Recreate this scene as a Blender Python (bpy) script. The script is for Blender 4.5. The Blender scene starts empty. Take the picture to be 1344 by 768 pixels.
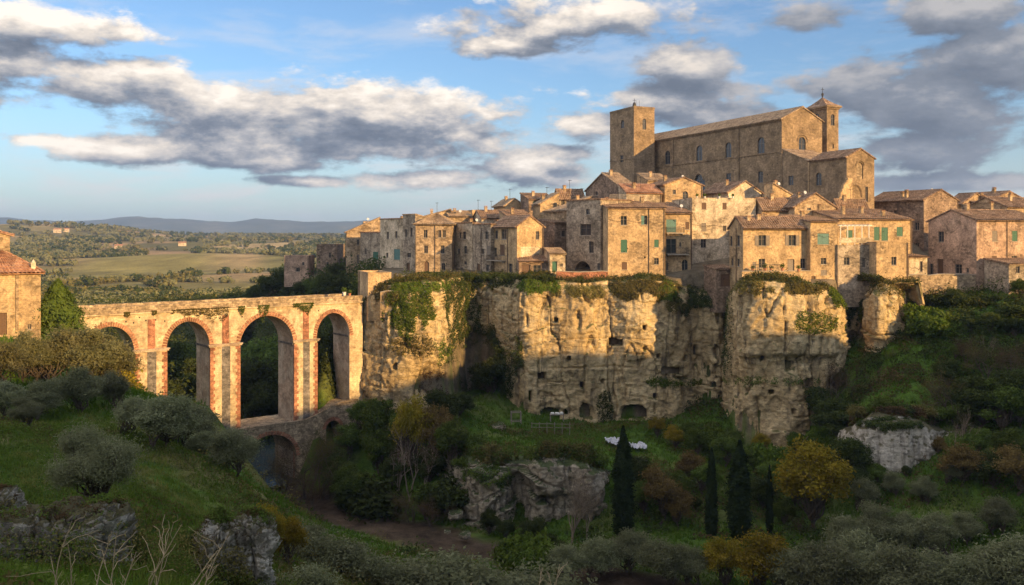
import bpy, math, random
import numpy as np
from mathutils import Vector

# ------------------------------------------------------------------ camera
F = 1150.0; CX = 672.0; HY = 310.0
SC = bpy.context.scene
COL = SC.collection
cam_d = bpy.data.cameras.new('camera'); cam = bpy.data.objects.new('camera', cam_d); COL.objects.link(cam)
cam.location = (0, 0, 0); cam.rotation_euler = (math.radians(90), 0, 0)
cam_d.sensor_width = 36; cam_d.lens = 36 * F / 1344.0; cam_d.shift_y = -(384 - HY) / 1344.0
cam_d.clip_start = 0.5; cam_d.clip_end = 30000
SC.camera = cam

# ------------------------------------------------------------------ exposure
SC.view_settings.view_transform = 'Standard'
SC.view_settings.look = 'None'
SC.view_settings.gamma = 1
SC.view_settings.exposure = 0.84
SC.render.film_transparent = False
SC.cycles.max_bounces = 5; SC.cycles.diffuse_bounces = 4; SC.cycles.glossy_bounces = 2
SC.cycles.transmission_bounces = 2; SC.cycles.volume_bounces = 0; SC.cycles.transparent_max_bounces = 6
SC.cycles.use_denoising = True
SC.cycles.sample_clamp_indirect = 4

# ------------------------------------------------------------------ sun
SUN_H = (0.745, -0.667)           # horizontal direction TOWARDS the sun
SUN_EL = math.radians(14.0)
sl = bpy.data.lights.new('sun', 'SUN'); sl.energy = 5.0; sl.angle = math.radians(0.6); sl.color = (1.0, 0.64, 0.26)
sun = bpy.data.objects.new('sun', sl); COL.objects.link(sun)
_n = math.hypot(*SUN_H); SUN_H = (SUN_H[0] / _n, SUN_H[1] / _n)
_sd = Vector((SUN_H[0] * math.cos(SUN_EL), SUN_H[1] * math.cos(SUN_EL), math.sin(SUN_EL)))
sun.rotation_euler = _sd.to_track_quat('Z', 'Y').to_euler()
TANE = math.tan(SUN_EL)

# ------------------------------------------------------------------ node helper
class NT:
    def __init__(s, tree): s.t = tree; tree.nodes.clear()
    def n(s, typ, ins=None, **props):
        nd = s.t.nodes.new(typ)
        for k, v in props.items(): setattr(nd, k, v)
        for k, v in (ins or {}).items():
            if isinstance(v, bpy.types.NodeSocket): s.t.links.new(v, nd.inputs[k])
            elif v is not None: nd.inputs[k].default_value = v
        return nd
    def m(s, op, a, b=None, c=None, clamp=False):
        d = {0: a}
        if b is not None: d[1] = b
        if c is not None: d[2] = c
        return s.n('ShaderNodeMath', d, operation=op, use_clamp=clamp).outputs[0]
    def v(s, op, a, b=None, c=None):
        d = {0: a}
        if b is not None: d[1] = b
        if c is not None: d[2] = c
        nd = s.n('ShaderNodeVectorMath', d, operation=op)
        return nd.outputs[1] if op in ('LENGTH', 'DOT_PRODUCT', 'DISTANCE') else nd.outputs[0]
    def mix(s, f, a, b, bt='MIX'):
        c = lambda x: x if isinstance(x, bpy.types.NodeSocket) else (tuple(x) + (1,) if len(x) == 3 else x)
        return s.n('ShaderNodeMix', {0: f, 6: c(a), 7: c(b)}, data_type='RGBA', blend_type=bt).outputs[2]
    def noise(s, vec, scale, detail=4, rough=.55, dist=0.0):
        return s.n('ShaderNodeTexNoise', {'Vector': vec, 'Scale': scale, 'Detail': detail, 'Roughness': rough, 'Distortion': dist}).outputs[0]
    def ramp(s, f, stops):
        nd = s.n('ShaderNodeValToRGB', {0: f}); e = nd.color_ramp.elements
        while len(e) < len(stops): e.new(.5)
        for el, (p, c) in zip(e, stops):
            el.position = p; el.color = (c, c, c, 1) if isinstance(c, (int, float)) else tuple(c) + (1,)
        return nd.outputs[0]
    def step(s, x, a, b): return s.n('ShaderNodeMapRange', {0: x, 1: a, 2: b, 3: 0.0, 4: 1.0}, interpolation_type='SMOOTHSTEP').outputs[0]
    def scale(s, vec, xyz): return s.v('MULTIPLY', vec, tuple(xyz))

# ------------------------------------------------------------------ world: nishita sky + clouds by direction
W = bpy.data.worlds.new('World'); SC.world = W; W.use_nodes = True
BG = 0.11
def azel(px, py):
    az = math.atan((px - CX) / F); return az, math.atan((HY - py) / F * math.cos(az))
# clouds: (px, py, rx, ry)
CLOUDS = [(50, 30, 150, 30), (0, 85, 110, 45), (150, 108, 150, 42), (300, 135, 140, 36), (170, 45, 60, 16),
          (410, 165, 230, 50), (555, 160, 140, 50), (470, 150, 160, 40), (500, 195, 190, 28), (190, 195, 190, 20), (60, 185, 80, 14), (330, 212, 130, 16),
          (400, 238, 70, 9), (560, 235, 110, 14), (700, 222, 90, 26),
          (745, 30, 150, 36), (680, 60, 90, 16), 
          (905, 85, 70, 26), (880, 130, 110, 30), (765, 165, 60, 26), (960, 150, 90, 26), (1060, 25, 70, 26), (1250, 20, 110, 26),
          (1120, 110, 110, 40), (1230, 130, 140, 70), (1320, 90, 100, 80), (1200, 195, 160, 28), (1250, 240, 150, 14), (740, 200, 50, 14)]
def cloud_group():
    g = bpy.data.node_groups.new('CloudDensity', 'ShaderNodeTree')
    g.interface.new_socket('P', in_out='INPUT', socket_type='NodeSocketVector')
    g.interface.new_socket('D', in_out='OUTPUT', socket_type='NodeSocketFloat')
    T = NT(g); gi = T.n('NodeGroupInput'); go = T.n('NodeGroupOutput')
    P = gi.outputs[0]; acc = None
    for (px, py, rx, ry) in CLOUDS:
        az, el = azel(px, py); ra = rx / F * math.cos(az) ** 2; re = ry / F * math.cos(az)
        L = T.v('LENGTH', T.v('MULTIPLY_ADD', P, (1 / ra, 1 / re, 0), (-az / ra, -el / re, 0)))
        acc = L if acc is None else T.m('SMOOTH_MIN', acc, L, 0.25)
    sh = T.m('SUBTRACT', 1.05, acc)
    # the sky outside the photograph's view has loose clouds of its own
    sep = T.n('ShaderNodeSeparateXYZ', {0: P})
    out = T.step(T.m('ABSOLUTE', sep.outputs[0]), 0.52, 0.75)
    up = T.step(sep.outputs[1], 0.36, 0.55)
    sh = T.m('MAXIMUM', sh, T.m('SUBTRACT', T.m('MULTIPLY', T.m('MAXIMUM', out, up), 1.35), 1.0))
    q = T.scale(P, (1.0, 2.3, 1))
    n1 = T.noise(q, 7.5, 10, .62, .12)
    n2 = T.noise(T.scale(P, (1.0, 1.9, 1)), 26.0, 6, .62)
    d = T.m('ADD', T.m('MULTIPLY', sh, 0.80), T.m('MULTIPLY', T.m('SUBTRACT', n1, 0.5), 2.9))
    d = T.m('ADD', d, T.m('MULTIPLY', T.m('SUBTRACT', n2, 0.5), 0.75))
    T.t.links.new(d, go.inputs[0]); return g
def build_world():
    T = NT(W.node_tree)
    tc = T.n('ShaderNodeTexCoord').outputs['Generated']
    s = T.n('ShaderNodeSeparateXYZ', {0: T.v('NORMALIZE', tc)})
    az = T.m('ARCTAN2', s.outputs[0], s.outputs[1]); el = T.m('ARCSINE', s.outputs[2])
    P = T.n('ShaderNodeCombineXYZ', {0: az, 1: el}).outputs[0]
    g = cloud_group()
    def dens(vec):
        nd = T.n('ShaderNodeGroup'); nd.node_tree = g; T.t.links.new(vec, nd.inputs[0]); return nd.outputs[0]
    d0 = dens(P); d1 = dens(T.v('ADD', P, (0.010, 0.022, 0)))
    alpha = T.step(d0, -0.10, 0.36)
    # thin stretched veils between the banks and low over the horizon
    vn = T.noise(T.v('ADD', T.scale(P, (2.2, 9.5, 1)), (4.1, 1.7, 0)), 2.1, 8, .62, .3)
    veil = T.m('MULTIPLY', T.step(vn, .46, .66), T.m('ADD', .34, T.m('MULTIPLY', T.m('SUBTRACT', 1.0, T.step(el, .03, .16)), .42)))
    lit = T.m('SUBTRACT', d0, d1)
    lit = T.m('ADD', T.m('MULTIPLY', lit, 0.75), T.m('SUBTRACT', 0.46, T.m('MULTIPLY', d0, 0.20)), clamp=True)
    lit = T.m('ADD', lit, T.m('MULTIPLY', T.m('SUBTRACT', T.noise(P, 18, 5, .6), .5), .35), clamp=True)
    right = T.step(az, 0.02, 0.36)
    lit = T.m('MULTIPLY', lit, T.m('SUBTRACT', 1.0, T.m('MULTIPLY', right, 0.52)))
    # unseen clouds outside the view are brightened as added fill light
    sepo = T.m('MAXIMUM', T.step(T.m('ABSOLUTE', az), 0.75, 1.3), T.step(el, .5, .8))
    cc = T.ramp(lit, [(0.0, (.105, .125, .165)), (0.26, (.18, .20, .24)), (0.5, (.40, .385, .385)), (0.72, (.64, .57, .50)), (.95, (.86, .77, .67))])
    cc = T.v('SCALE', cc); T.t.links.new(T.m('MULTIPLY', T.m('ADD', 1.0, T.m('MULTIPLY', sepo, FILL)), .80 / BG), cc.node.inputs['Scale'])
    sky = T.n('ShaderNodeTexSky', sky_type='NISHITA', sun_disc=False, sun_elevation=SUN_EL,
              sun_rotation=math.atan2(SUN_H[0], SUN_H[1]), altitude=300, air_density=1.0, dust_density=0.6, ozone_density=2.2).outputs[0]
    sky = T.mix(1.0, sky, (SKYT[0], SKYT[1], SKYT[2]), 'MULTIPLY')
    hz = T.m('SUBTRACT', 1.0, T.step(el, 0.0, 0.035))
    hz2 = T.m('SUBTRACT', 1.0, T.step(el, -0.01, 0.16))
    sky = T.mix(T.m('MULTIPLY', hz2, .62), sky, tuple(c / BG for c in (.33, .37, .385)))
    alpha = T.m('MULTIPLY', alpha, T.m('SUBTRACT', 1.0, T.m('MULTIPLY', hz, 0.55)))
    sky = T.mix(veil, sky, tuple(c / BG for c in (.50, .47, .46)))
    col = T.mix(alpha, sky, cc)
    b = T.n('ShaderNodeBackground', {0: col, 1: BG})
    T.n('ShaderNodeOutputWorld', {0: b.outputs[0]})
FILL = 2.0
SKYT = (.70, .80, .92)
build_world()
# ------------------------------------------------------------------ object helpers
def link(o, parent=None):
    COL.objects.link(o)
    if parent is not None: o.parent = parent
    return o
def tag(o, label=None, cat=None, group=None, kind=None):
    if label: o['label'] = label
    if cat: o['category'] = cat
    if group: o['group'] = group
    if kind: o['kind'] = kind
    return o
def empty(name, loc, rz=0.0, label=None, cat=None, group=None):
    o = bpy.data.objects.new(name, None); o.empty_display_size = .5
    o.location = loc; o.rotation_euler = (0, 0, rz); link(o); return tag(o, label, cat, group)
def copy_tree(o, parent=None):
    c = o.copy(); COL.objects.link(c); c.parent = parent
    for ch in o.children: copy_tree(ch, c)
    return c
def np_mesh(name, V, Q, mats, parent=None, smooth=False, attrs=None):
    """V (N,3) floats, Q (M,k) ints all faces of k corners"""
    V = np.asarray(V, np.float32); Q = np.asarray(Q, np.int32); k = Q.shape[1]
    me = bpy.data.meshes.new(name)
    me.vertices.add(len(V)); me.vertices.foreach_set('co', V.ravel())
    me.loops.add(Q.size); me.loops.foreach_set('vertex_index', Q.ravel())
    me.polygons.add(len(Q)); me.polygons.foreach_set('loop_start', np.arange(0, Q.size, k, dtype=np.int32))
    if smooth: me.polygons.foreach_set('use_smooth', np.ones(len(Q), bool))
    for nm, arr in (attrs or {}).items():
        at = me.color_attributes.new(nm, 'FLOAT_COLOR', 'POINT')
        at.data.foreach_set('color', np.asarray(arr, np.float32).ravel())
    me.update(calc_edges=True)
    for m in (mats if isinstance(mats, (list, tuple)) else [mats]): me.materials.append(m)
    o = bpy.data.objects.new(name, me); return link(o, parent)
class MB:
    """collects faces; builds ONE mesh with box-mapped UVs in metres"""
    def __init__(s): s.v = []; s.f = []; s.mi = []
    def face(s, pts, mi=0):
        b = len(s.v); s.v += [tuple(p) for p in pts]; s.f.append(tuple(range(b, b + len(pts)))); s.mi.append(mi)
    def box(s, x0, x1, y0, y1, z0, z1, mi=0):
        c = [(x0, y0, z0), (x1, y0, z0), (x1, y1, z0), (x0, y1, z0), (x0, y0, z1), (x1, y0, z1), (x1, y1, z1), (x0, y1, z1)]
        for q in ((0, 3, 2, 1), (4, 5, 6, 7), (0, 1, 5, 4), (1, 2, 6, 5), (2, 3, 7, 6), (3, 0, 4, 7)): s.face([c[i] for i in q], mi)
    def obox(s, o, ax, ay, az, mi=0):
        o = Vector(o); ax = Vector(ax); ay = Vector(ay); az = Vector(az)
        c = [o, o + ax, o + ax + ay, o + ay]; c += [p + az for p in c]
        for q in ((0, 3, 2, 1), (4, 5, 6, 7), (0, 1, 5, 4), (1, 2, 6, 5), (2, 3, 7, 6), (3, 0, 4, 7)): s.face([c[i] for i in q], mi)
    def tube(s, pts, rads, n=6, mi=0, cap=True):
        rings = []
        for i, p in enumerate(pts):
            p = Vector(p); d = Vector(pts[min(i + 1, len(pts) - 1)]) - Vector(pts[max(i - 1, 0)])
            d.normalize(); a = d.orthogonal().normalized() if abs(d.z) > .99 else d.cross(Vector((0, 0, 1))).normalized()
            b = d.cross(a); r = rads[i] if isinstance(rads, (list, tuple)) else rads
            rings.append([p + (a * math.cos(2 * math.pi * k / n) + b * math.sin(2 * math.pi * k / n)) * r for k in range(n)])
        for i in range(len(rings) - 1):
            for k in range(n):
                k2 = (k + 1) % n; s.face([rings[i][k2], rings[i][k], rings[i + 1][k], rings[i + 1][k2]], mi)
        if cap: s.face(rings[-1][::-1], mi); s.face(rings[0], mi)
    def build(s, name, mats, parent=None, smooth=False, loc=None, rz=None):
        me = bpy.data.meshes.new(name); me.from_pydata(s.v, [], s.f)
        for m in (mats if isinstance(mats, (list, tuple)) else [mats]): me.materials.append(m)
        if max(s.mi, default=0) > 0: me.polygons.foreach_set('material_index', s.mi)
        if smooth: me.polygons.foreach_set('use_smooth', [True] * len(s.f))
        uv = me.uv_layers.new(name='UVMap').data; Z = Vector((0, 0, 1))
        for p in me.polygons:
            n = p.normal
            t = Vector((1, 0, 0)) if abs(n.z) > .98 else Z.cross(n).normalized()
            w = n.cross(t)
            for li in p.loop_indices:
                co = me.vertices[me.loops[li].vertex_index].co
                uv[li].uv = (co.dot(t), co.dot(w))
        me.update()
        o = bpy.data.objects.new(name, me); link(o, parent)
        if loc is not None: o.location = loc
        if rz is not None: o.rotation_euler = (0, 0, rz)
        return o

# ------------------------------------------------------------------ numpy noise
def _h(ix, iy, iz, seed):
    n = (ix.astype(np.int64) * 374761393 + iy.astype(np.int64) * 668265263 + iz.astype(np.int64) * 2147483647 + seed * 1274126177) & 0xffffffff
    n = ((n ^ (n >> 13)) * 1274126177) & 0xffffffff
    n = ((n ^ (n >> 16)) * 2246822519) & 0xffffffff
    return ((n ^ (n >> 15)) & 0xffffff) / float(0xffffff)
def vnoise(x, y, z=0.0, seed=0):
    x, y, z = np.broadcast_arrays(np.asarray(x, float), np.asarray(y, float), np.asarray(z, float))
    ix = np.floor(x); iy = np.floor(y); iz = np.floor(z)
    fx, fy, fz = x - ix, y - iy, z - iz
    fx = fx * fx * (3 - 2 * fx); fy = fy * fy * (3 - 2 * fy); fz = fz * fz * (3 - 2 * fz)
    r = 0
    for dx in (0, 1):
        for dy in (0, 1):
            for dz in (0, 1):
                w = (fx if dx else 1 - fx) * (fy if dy else 1 - fy) * (fz if dz else 1 - fz)
                r = r + w * _h(ix + dx, iy + dy, iz + dz, seed)
    return r * 2 - 1
def fbm(x, y, z=0.0, oct=4, seed=0, gain=.5):
    r = 0; a = 1.0; f = 1.0
    for i in range(oct):
        r = r + a * vnoise(np.asarray(x) * f, np.asarray(y) * f, np.asarray(z) * f, seed + i * 17); a *= gain; f *= 2.03
    return r
def sstep(x, a, b):
    t = np.clip((x - a) / (b - a), 0, 1); return t * t * (3 - 2 * t)

# ------------------------------------------------------------------ materials
def new_mat(name):
    m = bpy.data.materials.new(name); m.use_nodes = True; return m, NT(m.node_tree)
def finish(T, col, rough=.9, bump=None, bstr=.4, bdist=.05, spec=.2, metal=0.0):
    ins = {'Base Color': col if isinstance(col, bpy.types.NodeSocket) else tuple(col) + (1,), 'Roughness': rough, 'Specular IOR Level': spec, 'Metallic': metal}
    if bump is not None: ins['Normal'] = T.n('ShaderNodeBump', {'Height': bump, 'Strength': bstr, 'Distance': bdist}).outputs[0]
    b = T.n('ShaderNodeBsdfPrincipled', ins); T.n('ShaderNodeOutputMaterial', {0: b.outputs[0]})
def masonry(name, c1, c2, mortar, bw=.42, bh=.2, plaster=None, pl_amt=.5, stain=.55, seed=0.0, vc=1.0):
    m, T = new_mat(name)
    tc = T.n('ShaderNodeTexCoord'); uv = tc.outputs['UV']; ob = T.n('ShaderNodeNewGeometry').outputs['Position']
    wob = T.v('SCALE', T.v('SUBTRACT', T.n('ShaderNodeTexNoise', {'Vector': uv, 'Scale': 1.6, 'Detail': 3}).outputs[1], (.5, .5, .5))); wob.node.inputs['Scale'].default_value = .16
    uvw = T.v('ADD', uv, wob)
    br = T.n('ShaderNodeTexBrick', {'Vector': uvw, 'Color1': tuple(c1) + (1,), 'Color2': tuple(c2) + (1,), 'Mortar': tuple(mortar) + (1,),
             'Scale': 1.0, 'Mortar Size': .018, 'Mortar Smooth': .4, 'Bias': 0.0, 'Brick Width': bw, 'Row Height': bh}, offset=.5)
    col = br.outputs[0]
    big = T.noise(T.v('ADD', ob, (seed, seed * .7, 0)), .45, 5, .65)
    fine = T.noise(ob, 4.2, 6, .75)
    vs = T.n('ShaderNodeTexVoronoi', {'Vector': T.scale(uvw, (1.0, 1.7, 1)), 'Scale': 2.1}); vr = T.n('ShaderNodeSeparateColor', {0: vs.outputs[1]}).outputs[0]
    col = T.mix(1.0, col, T.ramp(vr, [(.0, 1 - .36 * vc), (.5, 1.0), (1.0, 1 + .34 * vc)]), 'MULTIPLY')
    if plaster is not None:
        f = T.step(T.noise(T.v('ADD', ob, (seed * 3, 5, seed)), .32, 6, .6, .6), .5 + (.5 - pl_amt) * .5 - .03, .5 + (.5 - pl_amt) * .5 + .05)
        pc = T.mix(fine, tuple(c * .8 for c in plaster), tuple(min(.85, c * 1.12) for c in plaster))
        col = T.mix(f, col, pc)
    col = T.mix(1.0, col, T.ramp(big, [(.3, .55), (.5, .95), (.68, 1.28)]), 'MULTIPLY')
    col = T.mix(1.0, col, T.ramp(fine, [(.32, 1 - .38 * vc), (.5, 1.0), (.68, 1 + .34 * vc)]), 'MULTIPLY')
    mid = T.noise(T.v('ADD', ob, (7, seed, 3)), 1.9, 4, .7); col = T.mix(1.0, col, T.ramp(mid, [(.3, .74), (.5, 1.0), (.7, 1.2)]), 'MULTIPLY')
    st = T.noise(T.scale(ob, (1.4, 1.4, .16)), .9, 5, .65)
    col = T.mix(T.m('MULTIPLY', T.step(st, .52, .70), stain), col, tuple(c * .38 for c in c1))
    bh_ = T.m('ADD', T.m('MULTIPLY', T.m('SUBTRACT', 1.0, br.outputs[1]), .5), T.m('MULTIPLY', fine, 1.2))
    finish(T, col, .93, bh_, .75, .07, .15); return m
def plain(name, c, rough=.6, metal=0.0, var=.25, scale=6.0, spec=.3):
    m, T = new_mat(name); ob = T.n('ShaderNodeTexCoord').outputs['Object']
    n = T.noise(ob, scale, 4, .6)
    col = T.mix(1.0, tuple(c) + (1,), T.ramp(n, [(.25, 1 - var), (.75, 1 + var)]), 'MULTIPLY')
    finish(T, col, rough, n, .15, .02, spec, metal); return m
def tiles(name, ca, cb, cc):
    m, T = new_mat(name); tc = T.n('ShaderNodeTexCoord'); uv = tc.outputs['UV']; ob = T.n('ShaderNodeNewGeometry').outputs['Position']
    vo = T.n('ShaderNodeTexVoronoi', {'Vector': T.scale(uv, (4.2, 2.3, 1)), 'Scale': 1.0, 'Randomness': .35})
    r = T.n('ShaderNodeSeparateColor', {0: vo.outputs[1]}).outputs[0]
    col = T.ramp(r, [(.1, ca), (.5, cb), (.9, cc)])
    big = T.noise(ob, .8, 5, .65)
    col = T.mix(1.0, col, T.ramp(big, [(.3, .5), (.5, .95), (.7, 1.35)]), 'MULTIPLY')
    lich = T.step(T.noise(ob, 2.6, 5, .7), .56, .68)
    col = T.mix(T.m('MULTIPLY', lich, .5), col, (.30, .27, .20))
    finish(T, col, .9, T.noise(uv, 9, 3), .4, .03, .15); return m
def rockmat(name, ca, cb, stain_c, moss, moss_amt=.5, zband=1.0, streak=.8, fine_s=1.0, pits=.6):
    m, T = new_mat(name); g = T.n('ShaderNodeNewGeometry'); ob = g.outputs['Position']
    n1 = T.noise(ob, .16 * fine_s, 6, .62, .4); n2 = T.noise(T.scale(ob, (1, 1, 2.2)), 1.1 * fine_s, 8, .68); n3 = T.noise(ob, 5.5 * fine_s, 5, .7)
    col = T.mix(T.step(n1, .38, .62), ca, cb)
    col = T.mix(1.0, col, T.ramp(n2, [(.3, .55), (.5, .98), (.7, 1.28)]), 'MULTIPLY')
    col = T.mix(1.0, col, T.ramp(n3, [(.28, .7), (.5, 1.0), (.75, 1.22)]), 'MULTIPLY')
    st = T.noise(T.scale(ob, (1.0, 1.0, .1)), .75 * fine_s, 6, .68)
    col = T.mix(T.m('MULTIPLY', T.step(st, .50, .66), streak), col, stain_c)
    wh = T.noise(T.v('ADD', T.scale(ob, (1, 1, .14)), (31, 7, 3)), .5 * fine_s, 5, .6)
    col = T.mix(T.m('MULTIPLY', T.step(wh, .56, .68), .4), col, tuple(min(.8, c * 1.25) for c in cb))
    vo = T.n('ShaderNodeTexVoronoi', {'Vector': T.v('ADD', T.scale(ob, (.42, .42, .26)), T.v('SCALE', n2)), 'Scale': 1.0 * fine_s}, feature='DISTANCE_TO_EDGE').outputs[0]
    crack = T.m('MULTIPLY', T.m('SUBTRACT', 1.0, T.step(vo, .0, .035)), T.step(T.noise(ob, .4 * fine_s, 3), .45, .6))
    col = T.mix(T.m('MULTIPLY', crack, .3), col, stain_c)
    pit = T.m('SUBTRACT', 1.0, T.step(T.noise(T.v('ADD', T.scale(ob, (1, 1, 1.6)), (9, 9, 9)), 2.2 * fine_s, 4, .6), .27, .36))
    col = T.mix(T.m('MULTIPLY', pit, pits), col, stain_c)
    up = T.n('ShaderNodeSeparateXYZ', {0: g.outputs['Normal']}).outputs[2]
    mk = T.m('ADD', T.m('MULTIPLY', up, .55), T.m('SUBTRACT', T.noise(ob, .7 * fine_s, 6, .7), .5))
    col = T.mix(T.m('MULTIPLY', T.step(mk, .34 - moss_amt * .25, .52 - moss_amt * .25), .9), col, moss)
    h = T.m('ADD', T.m('MULTIPLY', n2, 1.4), T.m('MULTIPLY', n3, .45)); h = T.m('SUBTRACT', h, T.m('ADD', T.m('MULTIPLY', pit, .8), T.m('MULTIPLY', crack, .6)))
    finish(T, col, .95, h, .9, .35 / fine_s, .1); return m
def leafmat(name, stops, trans=.3, nscale=.9, objvar=.25, rough=.7):
    m, T = new_mat(name); g = T.n('ShaderNodeNewGeometry'); ob = g.outputs['Position']
    n = T.noise(ob, nscale, 3, .6); n2 = T.noise(ob, 9.0, 2, .6)
    n = T.m('ADD', T.m('MULTIPLY', n, .65), T.m('MULTIPLY', n2, .35))
    col = T.ramp(n, stops)
    r = T.n('ShaderNodeObjectInfo').outputs['Random']
    col = T.n('ShaderNodeHueSaturation', {'Hue': T.m('ADD', .49, T.m('MULTIPLY', r, .02)), 'Saturation': 1.0, 'Value': T.m('ADD', 1 - objvar, T.m('MULTIPLY', r, 2 * objvar)), 'Color': col}).outputs[0]
    d = T.n('ShaderNodeBsdfDiffuse', {0: col}); t = T.n('ShaderNodeBsdfTranslucent', {0: col})
    mx = T.n('ShaderNodeMixShader', {0: trans, 1: d.outputs[0], 2: t.outputs[0]})
    T.n('ShaderNodeOutputMaterial', {0: mx.outputs[0]}); return m

M = {}
M['ochre'] = masonry('ochre_stone', (.40, .285, .17), (.31, .215, .13), (.36, .27, .175), stain=.4, plaster=(.50, .37, .24), pl_amt=.42, seed=3)
M['gold'] = masonry('golden_plaster', (.41, .29, .165), (.33, .23, .135), (.38, .29, .185), plaster=(.49, .34, .19), pl_amt=.62, stain=.35, seed=11)
M['grey'] = masonry('grey_stone', (.36, .285, .205), (.26, .20, .145), (.30, .24, .18), plaster=(.45, .36, .265), pl_amt=.40, stain=.6, seed=21)
M['pink'] = masonry('pinkish_plaster', (.40, .27, .19), (.32, .21, .145), (.36, .28, .2), plaster=(.50, .335, .235), pl_amt=.55, stain=.45, seed=35)
M['brown'] = masonry('brown_stone', (.29, .20, .14), (.205, .14, .10), (.23, .18, .13), plaster=(.33, .24, .17), pl_amt=.35, stain=.55, seed=47)
M['pale'] = masonry('pale_plaster', (.44, .345, .235), (.35, .27, .18), (.38, .3, .2), plaster=(.60, .48, .34), pl_amt=.6, stain=.4, seed=53)
M['church'] = masonry('church_stone', (.29, .205, .125), (.235, .165, .10), (.25, .18, .115), bw=.6, bh=.3, stain=.25, seed=61, vc=.5)
M['rough'] = masonry('rubble_stone', (.40, .30, .19), (.29, .21, .135), (.25, .19, .13), bw=.5, bh=.28, stain=.5, seed=71)
M['brick'] = masonry('red_brick', (.44, .165, .085), (.33, .115, .065), (.38, .24, .16), bw=.28, bh=.09, stain=.25, seed=81)
M['bridge'] = masonry('bridge_stone', (.52, .40, .25), (.42, .29, .17), (.46, .37, .25), bw=.55, bh=.26, plaster=(.60, .47, .30), pl_amt=.55, stain=.3, seed=91, vc=.6)
M['jamb'] = masonry('worn_jamb_stone', (.46, .35, .25), (.38, .27, .19), (.42, .33, .25), bw=.6, bh=.3, plaster=(.50, .40, .30), pl_amt=.5, stain=.25, seed=95, vc=.5)
M['greyband'] = masonry('dark_grey_stone', (.20, .175, .155), (.145, .125, .11), (.17, .15, .135), bw=.55, bh=.26, stain=.3, seed=97)  # darker grey stone for the pier centre strips and spring mouldings
M['tile'] = tiles('roof_tile_brown', (.14, .085, .055), (.235, .145, .09), (.33, .225, .15))
M['tile2'] = tiles('roof_tile_tan', (.22, .15, .095), (.33, .23, .145), (.42, .31, .205))
M['tile3'] = tiles('roof_tile_terracotta', (.27, .13, .075), (.38, .19, .11), (.44, .27, .17))
M['glass'] = plain('dark_glass', (.03, .033, .038), .15, 0, .3, 3, .5)
M['void'] = plain('unlit_opening', (.03, .025, .02), .9, 0, .3, 3, .1)
M['green'] = plain('green_shutter_paint', (.045, .13, .085), .6)
M['teal'] = plain('faded_teal_shutter', (.10, .20, .18), .6)
M['brownwood'] = plain('brown_wood', (.13, .075, .045), .7)
M['greywood'] = plain('grey_wood', (.22, .18, .145), .7)
M['iron'] = plain('dark_iron', (.05, .045, .04), .5, .3)
M['copper'] = plain('drain_metal', (.11, .075, .055), .5, .2)
M['white'] = plain('white_paint', (.68, .65, .60), .6)
M['tarp'] = plain('weathered_tarpaulin', (.46, .45, .47), .6)
M['concrete'] = plain('terrace_slab', (.34, .29, .23), .9, 0, .3, 2)
M['terracotta'] = plain('terracotta_pot', (.42, .18, .10), .8)
M['cliff'] = rockmat('tufa_cliff', (.46, .335, .18), (.60, .46, .265), (.13, .10, .065), (.10, .105, .035), .30)
M['rockpale'] = rockmat('pale_limestone', (.42, .37, .30), (.60, .54, .455), (.12, .10, .085), (.085, .075, .03), .8, fine_s=1.6, pits=.2, streak=.65)
M['rocklow'] = rockmat('lower_rock', (.38, .31, .225), (.50, .42, .32), (.11, .09, .07), (.05, .075, .02), .55, fine_s=1.4)
M['bark'] = plain('bark', (.10, .078, .058), .95, 0, .4, 3, .1)
M['barkpale'] = plain('pale_bark', (.22, .17, .125), .95, 0, .4, 3, .1)
M['dry'] = plain('dry_stalk', (.40, .30, .19), .95, 0, .3, 3, .1)
M['olive'] = leafmat('olive_leaves', [(.3, (.10, .10, .038)), (.5, (.18, .17, .075)), (.7, (.28, .265, .14))], .35)
M['oliveold'] = leafmat('silver_olive_leaves', [(.3, (.11, .115, .052)), (.5, (.19, .195, .10)), (.7, (.29, .29, .17))], .4)
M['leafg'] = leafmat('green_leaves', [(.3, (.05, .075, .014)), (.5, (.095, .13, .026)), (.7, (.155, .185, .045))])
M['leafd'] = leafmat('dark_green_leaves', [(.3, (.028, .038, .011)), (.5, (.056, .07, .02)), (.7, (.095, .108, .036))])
M['leafy'] = leafmat('yellow_leaves', [(.3, (.10, .085, .012)), (.5, (.22, .17, .02)), (.7, (.34, .22, .03))])
M['leafo'] = leafmat('autumn_leaves', [(.3, (.10, .072, .026)), (.5, (.175, .12, .042)), (.7, (.25, .185, .07))])
M['leafb'] = leafmat('russet_twigs', [(.3, (.055, .035, .018)), (.5, (.10, .062, .032)), (.7, (.15, .095, .05))])
M['cyp'] = leafmat('cypress_needles', [(.3, (.012, .019, .008)), (.5, (.022, .032, .012)), (.7, (.04, .052, .019))], .1)
M['ivy'] = leafmat('ivy_leaves', [(.3, (.045, .065, .012)), (.5, (.09, .13, .02)), (.7, (.15, .17, .035))])
M['drysh'] = leafmat('dry_shrub_leaves', [(.3, (.07, .06, .02)), (.5, (.13, .11, .035)), (.7, (.20, .155, .06))])
M['grass'] = leafmat('grass_blades', [(.3, (.07, .12, .013)), (.48, (.115, .175, .022)), (.58, (.20, .20, .05)), (.72, (.34, .27, .12))], .35, .35, 0)
M['meadow'] = leafmat('terrace_grass', [(.3, (.05, .10, .011)), (.5, (.09, .16, .018)), (.75, (.16, .18, .04))], .35, .3, 0)
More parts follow.
